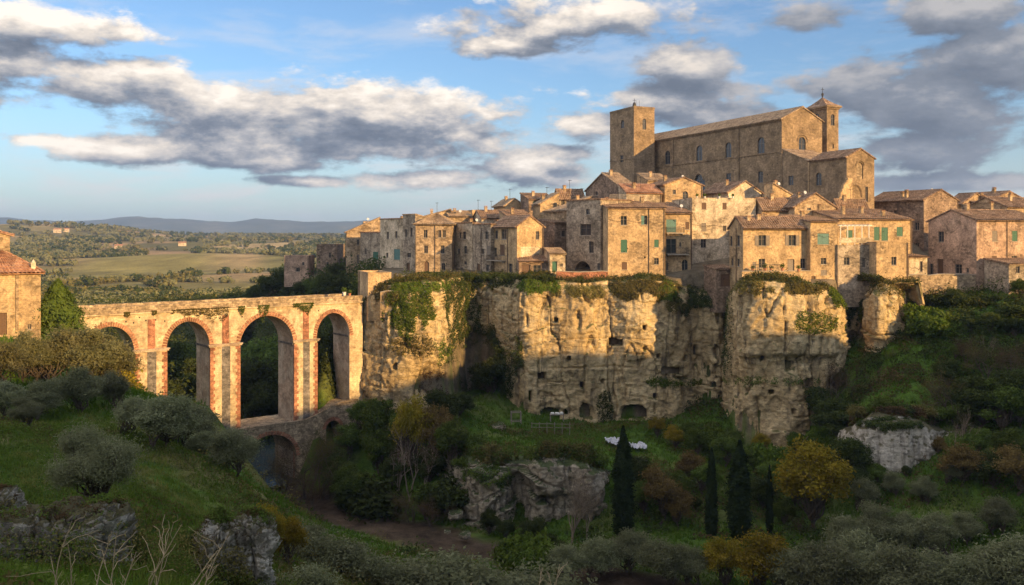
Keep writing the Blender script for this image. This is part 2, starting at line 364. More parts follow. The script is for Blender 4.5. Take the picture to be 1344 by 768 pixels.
# ------------------------------------------------------------------ terrain
def PT(px, py, Y): return ((px - CX) / F * Y, Y, (HY - py) / F * Y)
RIVER = [(-75, 300), (-66, 230), (-50, 175), (-44, 150), (-39.5, 135), (-36.5, 124), (-30, 114), (-23, 107.5), (-10, 98), (4, 90), (17, 80), (38, 66), (62, 50), (110, 25)]
LOW = [(0, 0, -2.4), (0, 8, -6), (10, 10, -7.5), (-15, 5, -3), (-4, 14, -7.8), (-10, 27, -10.6), (-15, 25, -9.0), (-22, 27, -7.5), (-28, 36, -9.5), (-20, 42, -12.8), (-29, 50, -11),
       (-26, 45, -11.3), (-31, 55, -12), (-33, 70, -12.6), (-45, 78, -9.5), (-60, 85, -9), (-25, 62, -13.6), (-28, 80, -16), (-18, 55, -14.8), (-22, 70, -19), (-33, 95, -26), (-35, 85, -18.4), (-40, 95, -22), (-45, 98, -16),
       (-53, 100, -9.6), (-40, 108, -23), (-14, 33, -12), (-9, 33, -13.6), (-6, 30, -14.5), (-10, 46, -18.5), (-2, 50, -23), (-14, 60, -22), (-5, 70, -28), (-18, 80, -27.5), (-27, 93, -30),
       (6, 58, -27), (20, 50, -28), (40, 40, -28), (60, 60, -31), (15, 95, -33), (30, 92, -33), (30, 75, -33.8), (45, 85, -33), (60, 88, -32), (80, 100, -30), (50, 55, -33),
       (2, 99, -33.6), (-6, 100, -33.6), (12, 100, -33.4), (2, 103.5, -33.2), (-5, 104, -33.2), (9, 103, -33.2), (-6, 109, -27.6), (2, 109, -27.5), (10, 109, -27.7), (12, 114, -27.9), (0, 116, -27.8), (0, 124, -27.8), (12, 128, -27.9), (24, 126, -27.7), (24, 114, -29.2), (24, 104, -31.6),
       (34, 121, -28.9), (38, 113, -30.8), (36, 104, -32), (-17, 121, -24.8), (-8, 121, -25.2), (-3, 134, -24), (4, 128, -27.6), (-24, 118, -28), (-16, 113, -30.4), (-12, 107, -32), (-27, 124, -30.5),
       PT(1110, 470, 127), PT(1160, 455, 125), PT(1200, 402, 135), PT(1250, 442, 121), PT(1236, 394, 129), PT(1290, 392, 127), PT(1340, 400, 122), PT(1385, 402, 124), PT(1200, 500, 114), PT(1180, 540, 110), PT(1240, 540, 112), PT(1320, 500, 110),
       PT(1300, 386, 141), PT(1344, 388, 144), PT(1212, 396, 133), PT(1180, 614, 102), PT(1110, 600, 106), PT(1080, 562, 118), PT(1300, 600, 103), PT(1344, 640, 95), PT(1420, 450, 130), PT(1450, 600, 100),
       (-30, 142, -31), (-22, 150, -27), (-47, 150, -31), (-70, 150, -26), (-80, 120, -15), (-92, 100, -10), (-110, 150, -18), (-78, 200, -27), (-50, 262, -24), (-95, 240, -23), (-130, 200, -21), (-42, 215, -24),
       (-30, 320, -24), (0, 320, -25), (100, 330, -25), (170, 250, -20), (170, 150, -12), (150, 100, -20), (-120, 60, -8), (-70, 40, -6), (100, 0, -20), (60, 10, -14), (-60, -40, -2), (30, -40, 2), (130, -60, -5)]
MESA = [(-20, 125, -7), (-10, 125, -7), (0, 136, -6.8), (10, 134, -7), (25, 133, -7), (35, 126, -6.8), (45, 124, -7), (52, 128, -7), (60, 138, -8.5), (75, 145, -9),
        (10, 150, -4), (25, 150, -2), (40, 150, 0), (55, 150, 1), (60, 165, 6), (45, 172, 7.5), (31, 218, 8), (40, 200, 8.5), (20, 180, 4), (5, 170, -2), (-10, 160, -5), (-20, 150, -6.7), (-35, 185, -7),
        (-50, 200, -9), (-40, 225, -9), (72, 150, -2), (85, 148, -6), (95, 150, -6), (110, 170, 0), (60, 200, 7), (0, 220, 0), (120, 250, -2), (80, 175, 5)]
def rbf(pts):
    P = np.array(pts, float); n = len(P)
    A = np.zeros((n + 1, n + 1)); d = np.hypot(P[:, None, 0] - P[None, :, 0], P[:, None, 1] - P[None, :, 1])
    A[:n, :n] = -d; A[:n, n] = 1; A[n, :n] = 1
    A[:n, :n] -= np.eye(n) * .3
    w = np.linalg.solve(A, np.append(P[:, 2], 0))
    def f(x, y):
        r = np.full(np.shape(x), w[n])
        for i in range(n): r = r - w[i] * np.hypot(x - P[i, 0], y - P[i, 1])
        return r
    return f
_low = rbf(LOW); _mesa = rbf(MESA)
def poly_dist(x, y, pts, closed=False):
    """distance to polyline"""
    best = np.full(np.shape(x), 1e9); n = len(pts)
    for i in range(n if closed else n - 1):
        ax, ay = pts[i][:2]; bx, by = pts[(i + 1) % n][:2]; dx, dy = bx - ax, by - ay
        t = np.clip(((x - ax) * dx + (y - ay) * dy) / (dx * dx + dy * dy), 0, 1)
        best = np.minimum(best, np.hypot(x - ax - t * dx, y - ay - t * dy))
    return best
def inside(x, y, pts):
    r = np.zeros(np.shape(x), bool); n = len(pts)
    for i in range(n):
        ax, ay = pts[i][:2]; bx, by = pts[(i + 1) % n][:2]
        c = ((ay > y) != (by > y)) & (x < (bx - ax) * (y - ay) / (by - ay + 1e-12) + ax); r ^= c
    return r
XY = lambda px, Y: ((px - CX) / F * Y, Y)
CLIFF = [(466, 127), (480, 124.5), (510, 122), (545, 121.5), (575, 123), (590, 126), (600, 133), (615, 138), (640, 137), (665, 133.5), (688, 130.5), (720, 131), (765, 130), (800, 131), (835, 129.5), (880, 129.5),
         (900, 132), (920, 133.5), (940, 132), (949, 132.5), (953, 132.5), (958, 128), (968, 123.5), (985, 120.5), (1010, 119.5), (1045, 119), (1080, 120), (1100, 122), (1109, 125.5), (1115, 129.5), (1127, 129.5), (1136, 126.5),
         (1150, 124), (1172, 124), (1190, 127), (1202, 134), (1225, 139), (1262, 141), (1300, 143), (1344, 146), (1420, 152)]
CLIFF = [XY(*c) for c in CLIFF]
MESAPOLY = [(x + .0, y + .9) for x, y in CLIFF] + [(160, 180), (150, 290), (20, 290), (-30, 262), (-58, 225), (-55, 208), (-50, 200), (-33, 180), (-26, 155), (-24, 135)]
ZR_Q = [-200, 0, 29, 50, 62, 80, 100, 111, 120, 137, 200, 400]; ZR_Z = [27, 25.5, 23.6, 20.5, 18, 19.5, 20.5, 17.6, 14.6, 13.2, 15, 15]
FARR = [0, 230, 330, 420, 600, 800, 1000, 1300, 1700, 2300, 3500, 9000]; FARZ = [-22, -22, -27, -31, -30, -28, -25, -15, -5, -4, -14, -30]
def terrain(x, y, detail=True):
    x = np.asarray(x, float); y = np.asarray(y, float)
    z = _low(x, y)
    # river bed
    dr = poly_dist(x, y, RIVER)
    z = np.where(dr < 16, z + (np.minimum(z, -33.6) - z) * (1 - sstep(dr, 2.2, 9)), z)
    if detail:
        z = z + fbm(x / 9, y / 9, 0, 4, 5) * .55 * sstep(dr, 2, 6) + fbm(x / 2.2, y / 2.2, 0, 3, 9) * .16
    # town mesa
    ins = inside(x, y, MESAPOLY); dm = poly_dist(x, y, MESAPOLY, True) * np.where(ins, 1, -1)
    steep = sstep(x, -27, -22) * sstep(-x, -165, -60) * sstep(-y, -175, -150)
    wd = 13 - 11.8 * steep
    w = sstep(dm, -wd * (1 - steep), wd * (.25 + .75 * steep)) if True else 0
    z = z * (1 - w) + _mesa(x, y) * w
    # far land
    r = np.hypot(x, y); wf = sstep(r, 225, 330)
    zf = np.interp(r, FARR, FARZ)
    zf = zf + 20 * np.exp(-((x + 846) / 130) ** 2 - ((y - 1650) / 330) ** 2) + 13 * np.exp(-((x + 1020) / 260) ** 2 - ((y - 1600) / 380) ** 2)
    zf = zf + 10 * np.exp(-((x + 300) / 170) ** 2 - ((y - 830) / 110) ** 2)
    zf = zf + fbm(x / 420, y / 420, 0, 4, 31) * np.interp(r, [250, 700, 1500, 3000, 6000], [1.5, 4.5, 4.5, 3, 5])
    z = z * (1 - wf) + zf * wf
    # the ridge behind the camera that shades the gorge
    t = x * SUN_H[0] + y * SUN_H[1]; q = -x * SUN_H[1] + y * SUN_H[0]
    zr = np.interp(q, ZR_Q, ZR_Z) + fbm(q / 7, t / 25, 0, 3, 77) * .9
    zr = zr - np.maximum(t - 75, 0) * .12
    wr = sstep(t, 12, 70) * (1 - sstep(r, 350, 520))
    return z * (1 - wr) + zr * wr
def hgt(x, y): return float(terrain(np.array([x]), np.array([y]))[0])
_RY = np.concatenate([np.linspace(9, 160, 1100), np.geomspace(160.5, 2500, 700)])
def hit(px, py):
    """point of the terrain seen at a pixel of the photograph"""
    k = (px - CX) / F; z = terrain(k * _RY, _RY); s = z - (HY - py) / F * _RY
    i = np.argmax(s > 0)
    if not s[i] > 0: i = len(_RY) - 1
    return k * _RY[i], _RY[i], z[i]

def axis(lo, hi, step, far, g=1.07):
    a = list(np.arange(lo, hi + .01, step)); d = step
    while a[-1] < far[1]: d *= g; a.append(a[-1] + d)
    d = step
    while a[0] > far[0]: d *= g; a.insert(0, a[0] - d)
    return np.array(a)
gx = axis(-75, 95, .8, (-7500, 7500), 1.05); gy = axis(8, 150, .8, (-700, 8500), 1.04)
GX, GY = np.meshgrid(gx, gy); GZ = terrain(GX, GY)
nx, ny = len(gx), len(gy)
idx = np.arange(nx * ny).reshape(ny, nx)
Q = np.stack([idx[:-1, :-1], idx[:-1, 1:], idx[1:, 1:], idx[1:, :-1]], -1).reshape(-1, 4)
def cells(x, y): return x / 85 + fbm(x / 260, y / 260, 0, 2, 41) * 1.1, y / 150 + fbm(x / 240, y / 240, 0, 2, 43) * .9
# land cover colours (albedo)
def cover(x, y, z):
    r = np.hypot(x, y); dr = poly_dist(x, y, RIVER)
    c = np.zeros(x.shape + (3,))
    n = fbm(x / 6, y / 6, 0, 4, 3); n2 = fbm(x / 1.7, y / 1.7, 0, 3, 8)
    A = lambda t: np.array(t)
    grass = A([.07, .12, .018]); dry = A([.17, .14, .06]); dark = A([.04, .045, .016]); mud = A([.075, .052, .034])
    g = sstep(n, -.2, .5)[..., None]
    c = grass * (1 - g) + (grass * .62 + dry * .38) * g
    leftg = (sstep(-x, 0, 8) * sstep(-y, -95, -60))[..., None] * sstep(n2 + n, -.1, .7)[..., None]
    c = c * (1 - leftg * .75) + dry * leftg * .75
    m = (1 - sstep(dr + n2 * 1.2, 2.5, 5.0))[..., None]; c = c * (1 - m) + mud * m
    wood = np.maximum(sstep(y, 128, 140) * sstep(-z, 8, 12), sstep(y, 124, 130) * sstep(-x, 20, 24))[..., None]; c = c * (1 - wood) + dark * wood
    ms = (inside(x, y, MESAPOLY) * 1.0)[..., None]; c = c * (1 - ms) + A([.17, .135, .09]) * ms
    # far fields: patches of meadow, ploughed land, stubble and groves
    far = sstep(r, 230, 300)[..., None]
    u, v = cells(x, y)
    h = _h(np.floor(u), np.floor(v), np.zeros_like(u), 5)[..., None]
    pal = [A([.22, .175, .07]), A([.30, .20, .10]), A([.16, .14, .05]), A([.34, .25, .12]), A([.13, .115, .045])]
    fc = pal[0] * np.ones_like(c)
    for i in range(1, 5): fc = np.where(h > i / 5, pal[i], fc)
    # the broad bright field
    k = x / np.maximum(y, 1)
    fy = y - (800 + 140 * (k + .40) / .2); bf = (np.exp(-(fy / 175) ** 4) * sstep(k, -.52, -.47) * sstep(-k, .275, .30))[..., None]
    fgr = A([.24, .20, .065]) * (1 - sstep(k, -.37, -.30))[..., None] + A([.38, .27, .13]) * sstep(k, -.37, -.30)[..., None]
    strip = (.9 + .18 * np.sin(x * .06 + y * .09))[..., None]
    fc = fc * (1 - bf) + fgr * bf * strip
    gr = ((1 - bf[..., 0]) * (1 - sstep(r, 520, 720)))[..., None]; fc = fc * (1 - gr) + A([.18, .15, .055]) * gr
    c = c * (1 - far) + fc * far
    c = c * (1 + .22 * n2[..., None])
    return np.clip(c, .01, .8)
CC = cover(GX, GY, GZ); CA = np.concatenate([CC, np.ones(CC.shape[:2] + (1,))], -1).reshape(-1, 4)
mg, T = new_mat('land'); at = T.n('ShaderNodeAttribute', attribute_name='cover').outputs[0]
ob = T.n('ShaderNodeNewGeometry').outputs['Position']
n1 = T.noise(ob, .9, 6, .7); n2 = T.noise(ob, .035, 8, .7); n3 = T.noise(ob, 7.0, 4, .7)
c = T.mix(1.0, at, T.ramp(n1, [(.3, .55), (.5, 1.0), (.7, 1.4)]), 'MULTIPLY')
c = T.mix(1.0, c, T.ramp(n2, [(.3, .7), (.5, 1.0), (.7, 1.3)]), 'MULTIPLY')
c = T.mix(1.0, c, T.ramp(n3, [(.3, .7), (.7, 1.3)]), 'MULTIPLY')
finish(T, c, .97, T.m('ADD', n1, n3), .8, .2, .05)
M['land'] = mg
V = np.stack([GX, GY, GZ], -1).reshape(-1, 3)
tag(np_mesh('ground', V, Q, mg, None, True, {'cover': CA}), 'green gorge floor and slopes running out to farmland', kind='structure')

# mountains on the horizon
def mountains():
    ks = np.linspace(-1.3, 1.3, 900); rows = 40
    px = ks * F + CX
    prof = np.interp(px, [-900, -300, 0, 30, 70, 130, 170, 200, 250, 300, 340, 400, 450, 520, 650, 900, 1100, 1200, 1344, 1700, 2200], [282, 287, 286, 287, 291, 289, 284, 285, 289, 291, 288, 292, 290, 290, 292, 286, 288, 284, 282, 286, 282])
    V = []
    for j in range(rows):
        t = j / (rows - 1); Y = 5200 + 1900 * t
        e = math.sin(min(t / .75, 1) * math.pi / 2) ** 1.3 if t < .75 else 1 - (t - .75) * 1.5
        top = (HY - prof) / F * 6600
        z = -60 + (top + 60) * e + fbm(ks * 38, t * 7, 0, 5, 13) * 14 * (1 - .55 * t) * (t > .05)
        V.append(np.stack([ks * Y, np.full_like(ks, Y), z], -1))
    V = np.array(V); n = len(ks); idx = np.arange(rows * n).reshape(rows, n)
    Q = np.stack([idx[:-1, :-1], idx[:-1, 1:], idx[1:, 1:], idx[1:, :-1]], -1).reshape(-1, 4)
    m, T = new_mat('mountain_woodland'); ob = T.n('ShaderNodeNewGeometry').outputs['Position']
    finish(T, T.ramp(T.noise(ob, .004, 8, .65), [(.35, (.05, .06, .03)), (.55, (.09, .09, .05)), (.7, (.17, .15, .09))]), .95)
    tag(np_mesh('mountains', V.reshape(-1, 3), Q, m, None, True), 'low blue mountain ridge along the horizon', kind='structure')
mountains()

# river water
def river():
    pts = [(-75, 300), (-66, 230), (-50, 175), (-44, 150), (-39.5, 135), (-36.5, 124), (-31, 115.5)]
    V = []; Q = []
    for i, (x, y) in enumerate(pts):
        w = 3.4 if i < 6 else 1.2; V += [(x - w, y - w * .3, -32.95), (x + w, y + w * .3, -32.95)]
        if i: Q.append((2 * i - 2, 2 * i - 1, 2 * i + 1, 2 * i))
    m, T = new_mat('river_water'); ob = T.n('ShaderNodeNewGeometry').outputs['Position']
    finish(T, (.05, .075, .085), .12, T.noise(ob, 2.2, 4), .25, .1, .6)
    tag(np_mesh('water', V, Q, m), 'narrow blue stream passing under the low arch', kind='structure')
river()

# ------------------------------------------------------------------ cliffs
CAPS = []; ROCKV = []          # (V grid rows x cols x 3, outward normals) kept for ivy
def catmull(P, ds):
    P = [np.array(p, float) for p in P]; out = []
    for i in range(len(P) - 1):
        p0 = P[max(i - 1, 0)]; p1 = P[i]; p2 = P[i + 1]; p3 = P[min(i + 2, len(P) - 1)]
        L = np.linalg.norm((p2 - p1)[:2]); n = max(1, int(L / ds))
        for k in range(n):
            t = k / n; out.append(.5 * ((2 * p1) + (-p0 + p2) * t + (2 * p0 - 5 * p1 + 4 * p2 - p3) * t * t + (-p0 + 3 * p1 - 3 * p2 + p3) * t ** 3))
    out.append(P[-1]); return np.array(out)
def curtain(name, pts, mat, label, ds=.2, amp=1.0, caves=(), seed=0, back=6.0, bulge=0.0, ledge=.35, rise=.5, ladj=None):
    """pts: (x, y, ztop, zbot)"""
    P = catmull(pts, ds); x, y, zt, zb = P.T; n = len(P)
    tx = np.gradient(x); ty = np.gradient(y)
    k = max(3, int(2.0 / ds)) | 1; ker = np.hanning(k + 2)[1:-1]; ker /= ker.sum()
    sm = lambda a: np.convolve(np.pad(a, k // 2, 'edge'), ker, 'valid')
    tx, ty = sm(tx), sm(ty); L = np.hypot(tx, ty); nxv, nyv = ty / L, -tx / L      # outward (towards camera for left->right lines)
    rows = int((zt - zb).max() / ds) + 2; t = np.linspace(0, 1, rows)[:, None]
    Z = zb + (zt - zb) * t; X = np.broadcast_to(x, Z.shape); Y = np.broadcast_to(y, Z.shape)
    d = fbm(X / 8, Y / 8, Z / 14, 3, seed) * .95 + fbm(X / 2.4, Y / 2.4, Z / 6, 3, seed + 3) * .30 + fbm(X / .7, Y / .7, Z / .9, 4, seed + 5) * .15
    rid = 1 - np.abs(fbm(X / 3.2, Y / 3.2, Z / 13, 3, seed + 9)); d = d - (rid > .93) * (rid - .93) * 11
    zz = Z / 2.1 + fbm(X / 10, Y / 10, 0, 2, seed + 7) * .8; fr = zz - np.floor(zz); lz = ledge * sstep(fbm(X / 6, Y / 6, Z / 5, 2, seed + 11), -.1, .6); d = d + (fr ** 3) * lz - np.exp(-((fr - .04) / .07) ** 2) * lz * .9
    cw = fbm(X / 3, Y / 3, Z / 3, 3, seed + 15) * .9; cell = _h(np.floor(X / 2.3 + cw), np.floor(Z / 1.9 + cw * 1.3), np.floor(Y / 2.3), seed + 16); cell2 = _h(np.floor(X / .8 - cw * 2), np.floor(Z / .7 + cw), np.floor(Y / .8), seed + 18); d = d + (cell - .5) * .42 + (cell2 - .5) * .16
    d = d * amp
    d = d + bulge * np.sin(np.clip(t, 0, 1) * math.pi) - sstep(t, .90, 1.0) ** 2 * 1.0
    if ladj: d = d + ladj(X, Y, Z)
    pX = X / Y * F + CX; pY = HY - Z / Y * F
    for (cx, cy, w, h, dep, arch) in caves:
        px = (pX - cx) / (w / 2); py = (pY - cy) / (h / 2)
        e = np.where(py < 0, np.abs(px) ** 2.2 + np.abs(py) ** 2.2, np.maximum(np.abs(px) ** 3, 0)) if arch else np.maximum(np.abs(px), np.abs(py)) ** 4
        msk = (e < 1) & (np.abs(py) <= 1) & (np.abs(px) <= 1)
        d = np.where(msk, -dep * 2.4, d)
    G = np.stack([X + nxv * d, Y + nyv * d, Z], -1)
    # cap running back over the top
    nb = 14; capr = []
    for j in range(1, nb + 1):
        b = back * (j / nb) ** 1.3
        cxv = G[-1, :, 0] - nxv * b; cyv = G[-1, :, 1] - nyv * b
        cz = G[-1, :, 2] + rise * (1 - (1 - j / nb) ** 2) + fbm(cxv / 2, cyv / 2, 0, 3, seed + 20) * .25 - (j == nb) * 3
        capr.append(np.stack([cxv, cyv, cz], -1))
    G = np.concatenate([G, np.array(capr)], 0); r, c = G.shape[:2]
    idx = np.arange(r * c).reshape(r, c)
    Q = np.stack([idx[:-1, :-1], idx[:-1, 1:], idx[1:, 1:], idx[1:, :-1]], -1).reshape(-1, 4)
    o = np_mesh(name, G.reshape(-1, 3), Q, mat, None, True)
    tag(o, label, kind='structure'); ROCKV.append((G, np.stack([nxv, nyv], -1), rows)); CAPS.append(G[rows:rows + nb - 1].reshape(-1, 3)); return o
ztop = [-8.6, -7.6, -6.8, -6.6, -6.6, -6.6, -6.6, -6.7, -6.7, -6.6, -6.6, -6.8, -7.0, -6.9, -6.6, -6.8, -7.6, -8.4, -8.2, -8.4, -8.0, -7.0, -6.4, -6.2, -6.3, -6.5, -7.0, -7.6, -9.0, -9.2, -8.6, -7.4, -6.9, -6.9, -7.2, -8.0, -8.4, -8.5, -8.8, -9.2, -10]
zbot = [-31] * 8 + [-29] * 8 + [-32] * 12 + [-30, -28, -27, -25, -24, -24, -24, -22, -20, -20, -20, -20, -20]
CAVES = [(722, 543, 24, 17, 3.2, 1), (769, 539, 15, 19, 3.2, 1), (832, 540, 34, 18, 3.0, 1), (809, 449, 19, 9, 2.2, 0), (884, 487, 30, 8, 2.2, 0), (914, 459, 5, 13, 1.5, 1), (940, 459, 6, 13, 1.5, 1),
         (928, 487, 6, 13, 1.6, 0), (940, 486, 10, 18, 2.4, 1), (1037, 480, 10, 11, 1.8, 0), (1065, 504, 13, 12, 2.4, 0), (971, 549, 7, 12, 1.5, 1), (936, 505, 8, 8, 1.5, 1), (711, 493, 10, 9, 1.6, 1), (640, 506, 26, 14, 3, 1),
         (590, 481, 17, 7, 2.2, 0), (748, 470, 5, 6, 1, 1), (764, 505, 4, 9, 1, 0), (790, 500, 5, 6, 1, 1), (860, 520, 6, 7, 1, 1), (866, 468, 5, 5, 1, 0), (900, 470, 5, 6, 1, 0), (925, 520, 5, 8, 1, 1), (1000, 470, 5, 6, 1, 1), (1012, 515, 6, 6, 1, 0), (1052, 470, 5, 7, 1, 1), (995, 545, 6, 9, 1, 1), (1040, 540, 5, 7, 1, 0), (730, 420, 5, 5, 1, 0), (845, 430, 4, 5, 1, 1), (696, 520, 4, 14, 1, 0), (520, 480, 6, 7, 1, 1), (742, 541, 6, 8, 1.2, 1), (849, 575, 12, 12, 1.6, 1)]
def bast(X, Y, Z):
    pX = X / Y * F + CX; pY = HY - Z / Y * F
    d = 0.9 * sstep(-pY, -472, -462) * sstep(pX, 965, 985) * sstep(-pX, -1105, -1090)       # overhang of the bastion's upper half
    d = d - 3.6 * np.exp(-(((pX - 632) / 26) ** 2 + ((pY - 488 - (pX - 632) * .3) / 42) ** 2) ** 1.6)                      # big hollow of the recess
    d = d - 1.6 * np.exp(-(((pX - 565) / 28) ** 2 + ((pY - 505) / 22) ** 2) ** 1.5)
    return d
curtain('cliff', [c + (a, b) for c, a, b in zip(CLIFF, ztop, zbot)], M['cliff'], 'sheer golden tufa cliff with caves below the town', .18, 1.0, CAVES, 3, 7, ladj=bast)
def pxc(lst): return [XY(p, Y) + (zt, zb) for p, Y, zt, zb in lst]
curtain('cliff', pxc([(570, 113, -28.6, -32), (588, 107, -26.9, -35), (612, 102.5, -26.4, -36), (640, 101, -26.8, -36), (665, 101.5, -26.8, -36), (680, 105, -27.2, -36), (692, 102.5, -26.2, -36), (720, 101.5, -26.1, -36), (745, 103, -26.2, -36), (780, 102, -26.9, -36), (806, 108, -28.6, -34)]),
        M['rocklow'], 'pale rock ledge under the grassy terrace above the stream', .16, 1.15, [(715, 655, 20, 10, 1.5, 1)], 41, 2.6, .3, .9, .1)
curtain('cliff', pxc([(1106, 110, -24, -29), (1122, 106, -22.2, -30), (1140, 104, -21.0, -31), (1170, 103, -21.1, -31), (1205, 103.5, -21.6, -31), (1232, 105, -22.8, -30), (1250, 109, -23.5, -29)]),
        M['rockpale'], 'rounded pale limestone outcrop on the right-hand slope below town', .16, .8, [(1122, 590, 13, 28, 4, 1)], 57, 2.8, .7, .8, .25)
# ------------------------------------------------------------------ building kit (local frame: x along the front, y going back, z up)
def wall_face(mb, o, du, W, H, holes, inn, depth=.28, mi=0):
    """rectangular wall with openings; holes (u0,u1,z0,z1,kind)"""
    o = Vector(o); du = Vector(du); inn = Vector(inn); Z = Vector((0, 0, 1))
    us = sorted({0.0, W} | {round(max(0, min(W, h[i])), 4) for h in holes for i in (0, 1)})
    zs = sorted({0.0, H} | {round(max(0, min(H, h[i])), 4) for h in holes for i in (2, 3)})
    P = lambda u, z, d=0: o + du * u + Z * z + inn * d
    for i in range(len(us) - 1):
        for j in range(len(zs) - 1):
            u0, u1, z0, z1 = us[i], us[i + 1], zs[j], zs[j + 1]
            if u1 - u0 < 1e-3 or z1 - z0 < 1e-3: continue
            um, zm = (u0 + u1) / 2, (z0 + z1) / 2
            if any(h[0] < um < h[1] and h[2] < zm < h[3] for h in holes): continue
            mb.face([P(u0, z0), P(u1, z0), P(u1, z1), P(u0, z1)], mi)
    for h in holes:
        u0, u1, z0, z1, k = h[:5]; dp = 2.2 if k == 'arch' else depth
        for a, b in (((u0, z0), (u0, z1)), ((u0, z1), (u1, z1)), ((u1, z1), (u1, z0)), ((u1, z0), (u0, z0))):
            mb.face([P(*a), P(*b), P(*b, dp), P(*a, dp)], mi)
        if k in ('a', 'arch', 'ad', 'blind'):
            r = (u1 - u0) / 2; c = (u0 + u1) / 2; n = 10; zc = z1 - r
            pr = [(c - r * math.cos(math.pi * q / n), zc + r * math.sin(math.pi * q / n)) for q in range(n + 1)]
            for q in range(n):
                a, b = pr[q], pr[q + 1]
                mb.face([P(a[0], a[1], .004), P(b[0], b[1], .004), P(b[0], z1, .004), P(a[0], z1, .004)], mi)
                mb.face([P(a[0], a[1], .004), P(a[0], a[1], dp - .01), P(b[0], b[1], dp - .01), P(b[0], b[1], .004)], mi)

def roof_plane(mb, e0, e1, r0, r1, th=.13, sp=.36, row=.5, mi=0):
    """pantile slope between the eave e0-e1 and the ridge r0-r1 (e0->e1 seen left to right from outside)"""
    e0, e1, r0, r1 = map(Vector, (e0, e1, r0, r1))
    L = (e1 - e0).length; S = ((r0 + r1) / 2 - (e0 + e1) / 2).length
    nrm = (e1 - e0).cross(r0 - e0 if (r0 - e0).length > .1 else r1 - e0).normalized()
    nc = max(2, int(L / sp) * 3); nr = max(2, int(S / row)); rows = []
    for j in range(nr):
        for t in (j / nr, (j + .98) / nr):
            line = []
            for i in range(nc + 1):
                s = i / nc; p = (e0.lerp(e1, s)).lerp(r0.lerp(r1, s), t)
                k = i % 3
                lift = (.10 if k == 1 else (.085 if k == 2 else .0)) + (.05 if t == j / nr else 0) + random.uniform(-.012, .012)
                line.append(p + nrm * (th + lift))
            rows.append(line)
    for a, b in zip(rows[:-1], rows[1:]):
        for i in range(nc): mb.face([a[i], a[i + 1], b[i + 1], b[i]], mi)
    u = [e0, e1, r1, r0]; up = [p + nrm * th for p in u]
    mb.face(u[::-1], mi)
    for i in range(4):
        if (u[i] - u[(i + 1) % 4]).length > .05: mb.face([u[i], u[(i + 1) % 4], up[(i + 1) % 4], up[i]], mi)

def roof(mb, kind, W, D, H, h, ov=.35, x0=0.0, y0=0.0):
    """returns function z_under(x,y)"""
    if kind in ('gl', 'gf'):
        half = (D if kind == 'gl' else W) / 2; s = h / half
        if kind == 'gl':
            a = [(-ov * .5, -ov, H - s * ov), (W + ov * .5, -ov, H - s * ov), (W + ov * .5, D / 2, H + h), (-ov * .5, D / 2, H + h)]
            b = [(W + ov * .5, D + ov, H - s * ov), (-ov * .5, D + ov, H - s * ov), (-ov * .5, D / 2, H + h), (W + ov * .5, D / 2, H + h)]
            rl = [(-ov * .5, D / 2, H + h + .17), (W + ov * .5, D / 2, H + h + .17)]
        else:
            a = [(-ov, D + ov * .5, H - s * ov), (-ov, -ov * .5, H - s * ov), (W / 2, -ov * .5, H + h), (W / 2, D + ov * .5, H + h)]
            b = [(W + ov, -ov * .5, H - s * ov), (W + ov, D + ov * .5, H - s * ov), (W / 2, D + ov * .5, H + h), (W / 2, -ov * .5, H + h)]
            rl = [(W / 2, -ov * .5, H + h + .17), (W / 2, D + ov * .5, H + h + .17)]
        for q in (a, b): roof_plane(mb, q[0], q[1], q[3], q[2])
        mb.tube(rl, .12, 6)
    elif kind == 'sf':
        s = h / D; roof_plane(mb, (-ov * .5, -ov, H - s * ov), (W + ov * .5, -ov, H - s * ov), (-ov * .5, D + ov * .3, H + h + s * ov * .3), (W + ov * .5, D + ov * .3, H + h + s * ov * .3))
    elif kind == 'sl':      # low on the left, high on the right
        s = h / W; roof_plane(mb, (-ov, D + ov * .5, H - s * ov), (-ov, -ov * .5, H - s * ov), (W + ov * .3, D + ov * .5, H + h + s * ov * .3), (W + ov * .3, -ov * .5, H + h + s * ov * .3))
    elif kind == 'sr':      # low on the right
        s = h / W; roof_plane(mb, (W + ov, -ov * .5, H - s * ov), (W + ov, D + ov * .5, H - s * ov), (-ov * .3, -ov * .5, H + h + s * ov * .3), (-ov * .3, D + ov * .5, H + h + s * ov * .3))
    elif kind == 'sb':      # low at the back
        s = h / D; roof_plane(mb, (W + ov * .5, D + ov, H - s * ov), (-ov * .5, D + ov, H - s * ov), (W + ov * .5, -ov * .3, H + h + s * ov * .3), (-ov * .5, -ov * .3, H + h + s * ov * .3))
    elif kind == 'hip':
        m = min(W, D) / 2; s = h / m; z0 = H - s * ov
        if W >= D: ra, rb = (m, D / 2, H + h), (W - m, D / 2, H + h)
        else: ra, rb = (W / 2, m, H + h), (W / 2, D - m, H + h)
        c = [(-ov, -ov, z0), (W + ov, -ov, z0), (W + ov, D + ov, z0), (-ov, D + ov, z0)]
        if W >= D:
            roof_plane(mb, c[0], c[1], ra, rb); roof_plane(mb, c[2], c[3], rb, ra); roof_plane(mb, c[1], c[2], rb, rb); roof_plane(mb, c[3], c[0], ra, ra)
        else:
            roof_plane(mb, c[1], c[2], ra, rb); roof_plane(mb, c[3], c[0], rb, ra); roof_plane(mb, c[0], c[1], ra, ra); roof_plane(mb, c[2], c[3], rb, rb)
    elif kind == 'flat':
        mb.box(.3, W - .3, .3, D - .3, H - .5, H - .38)

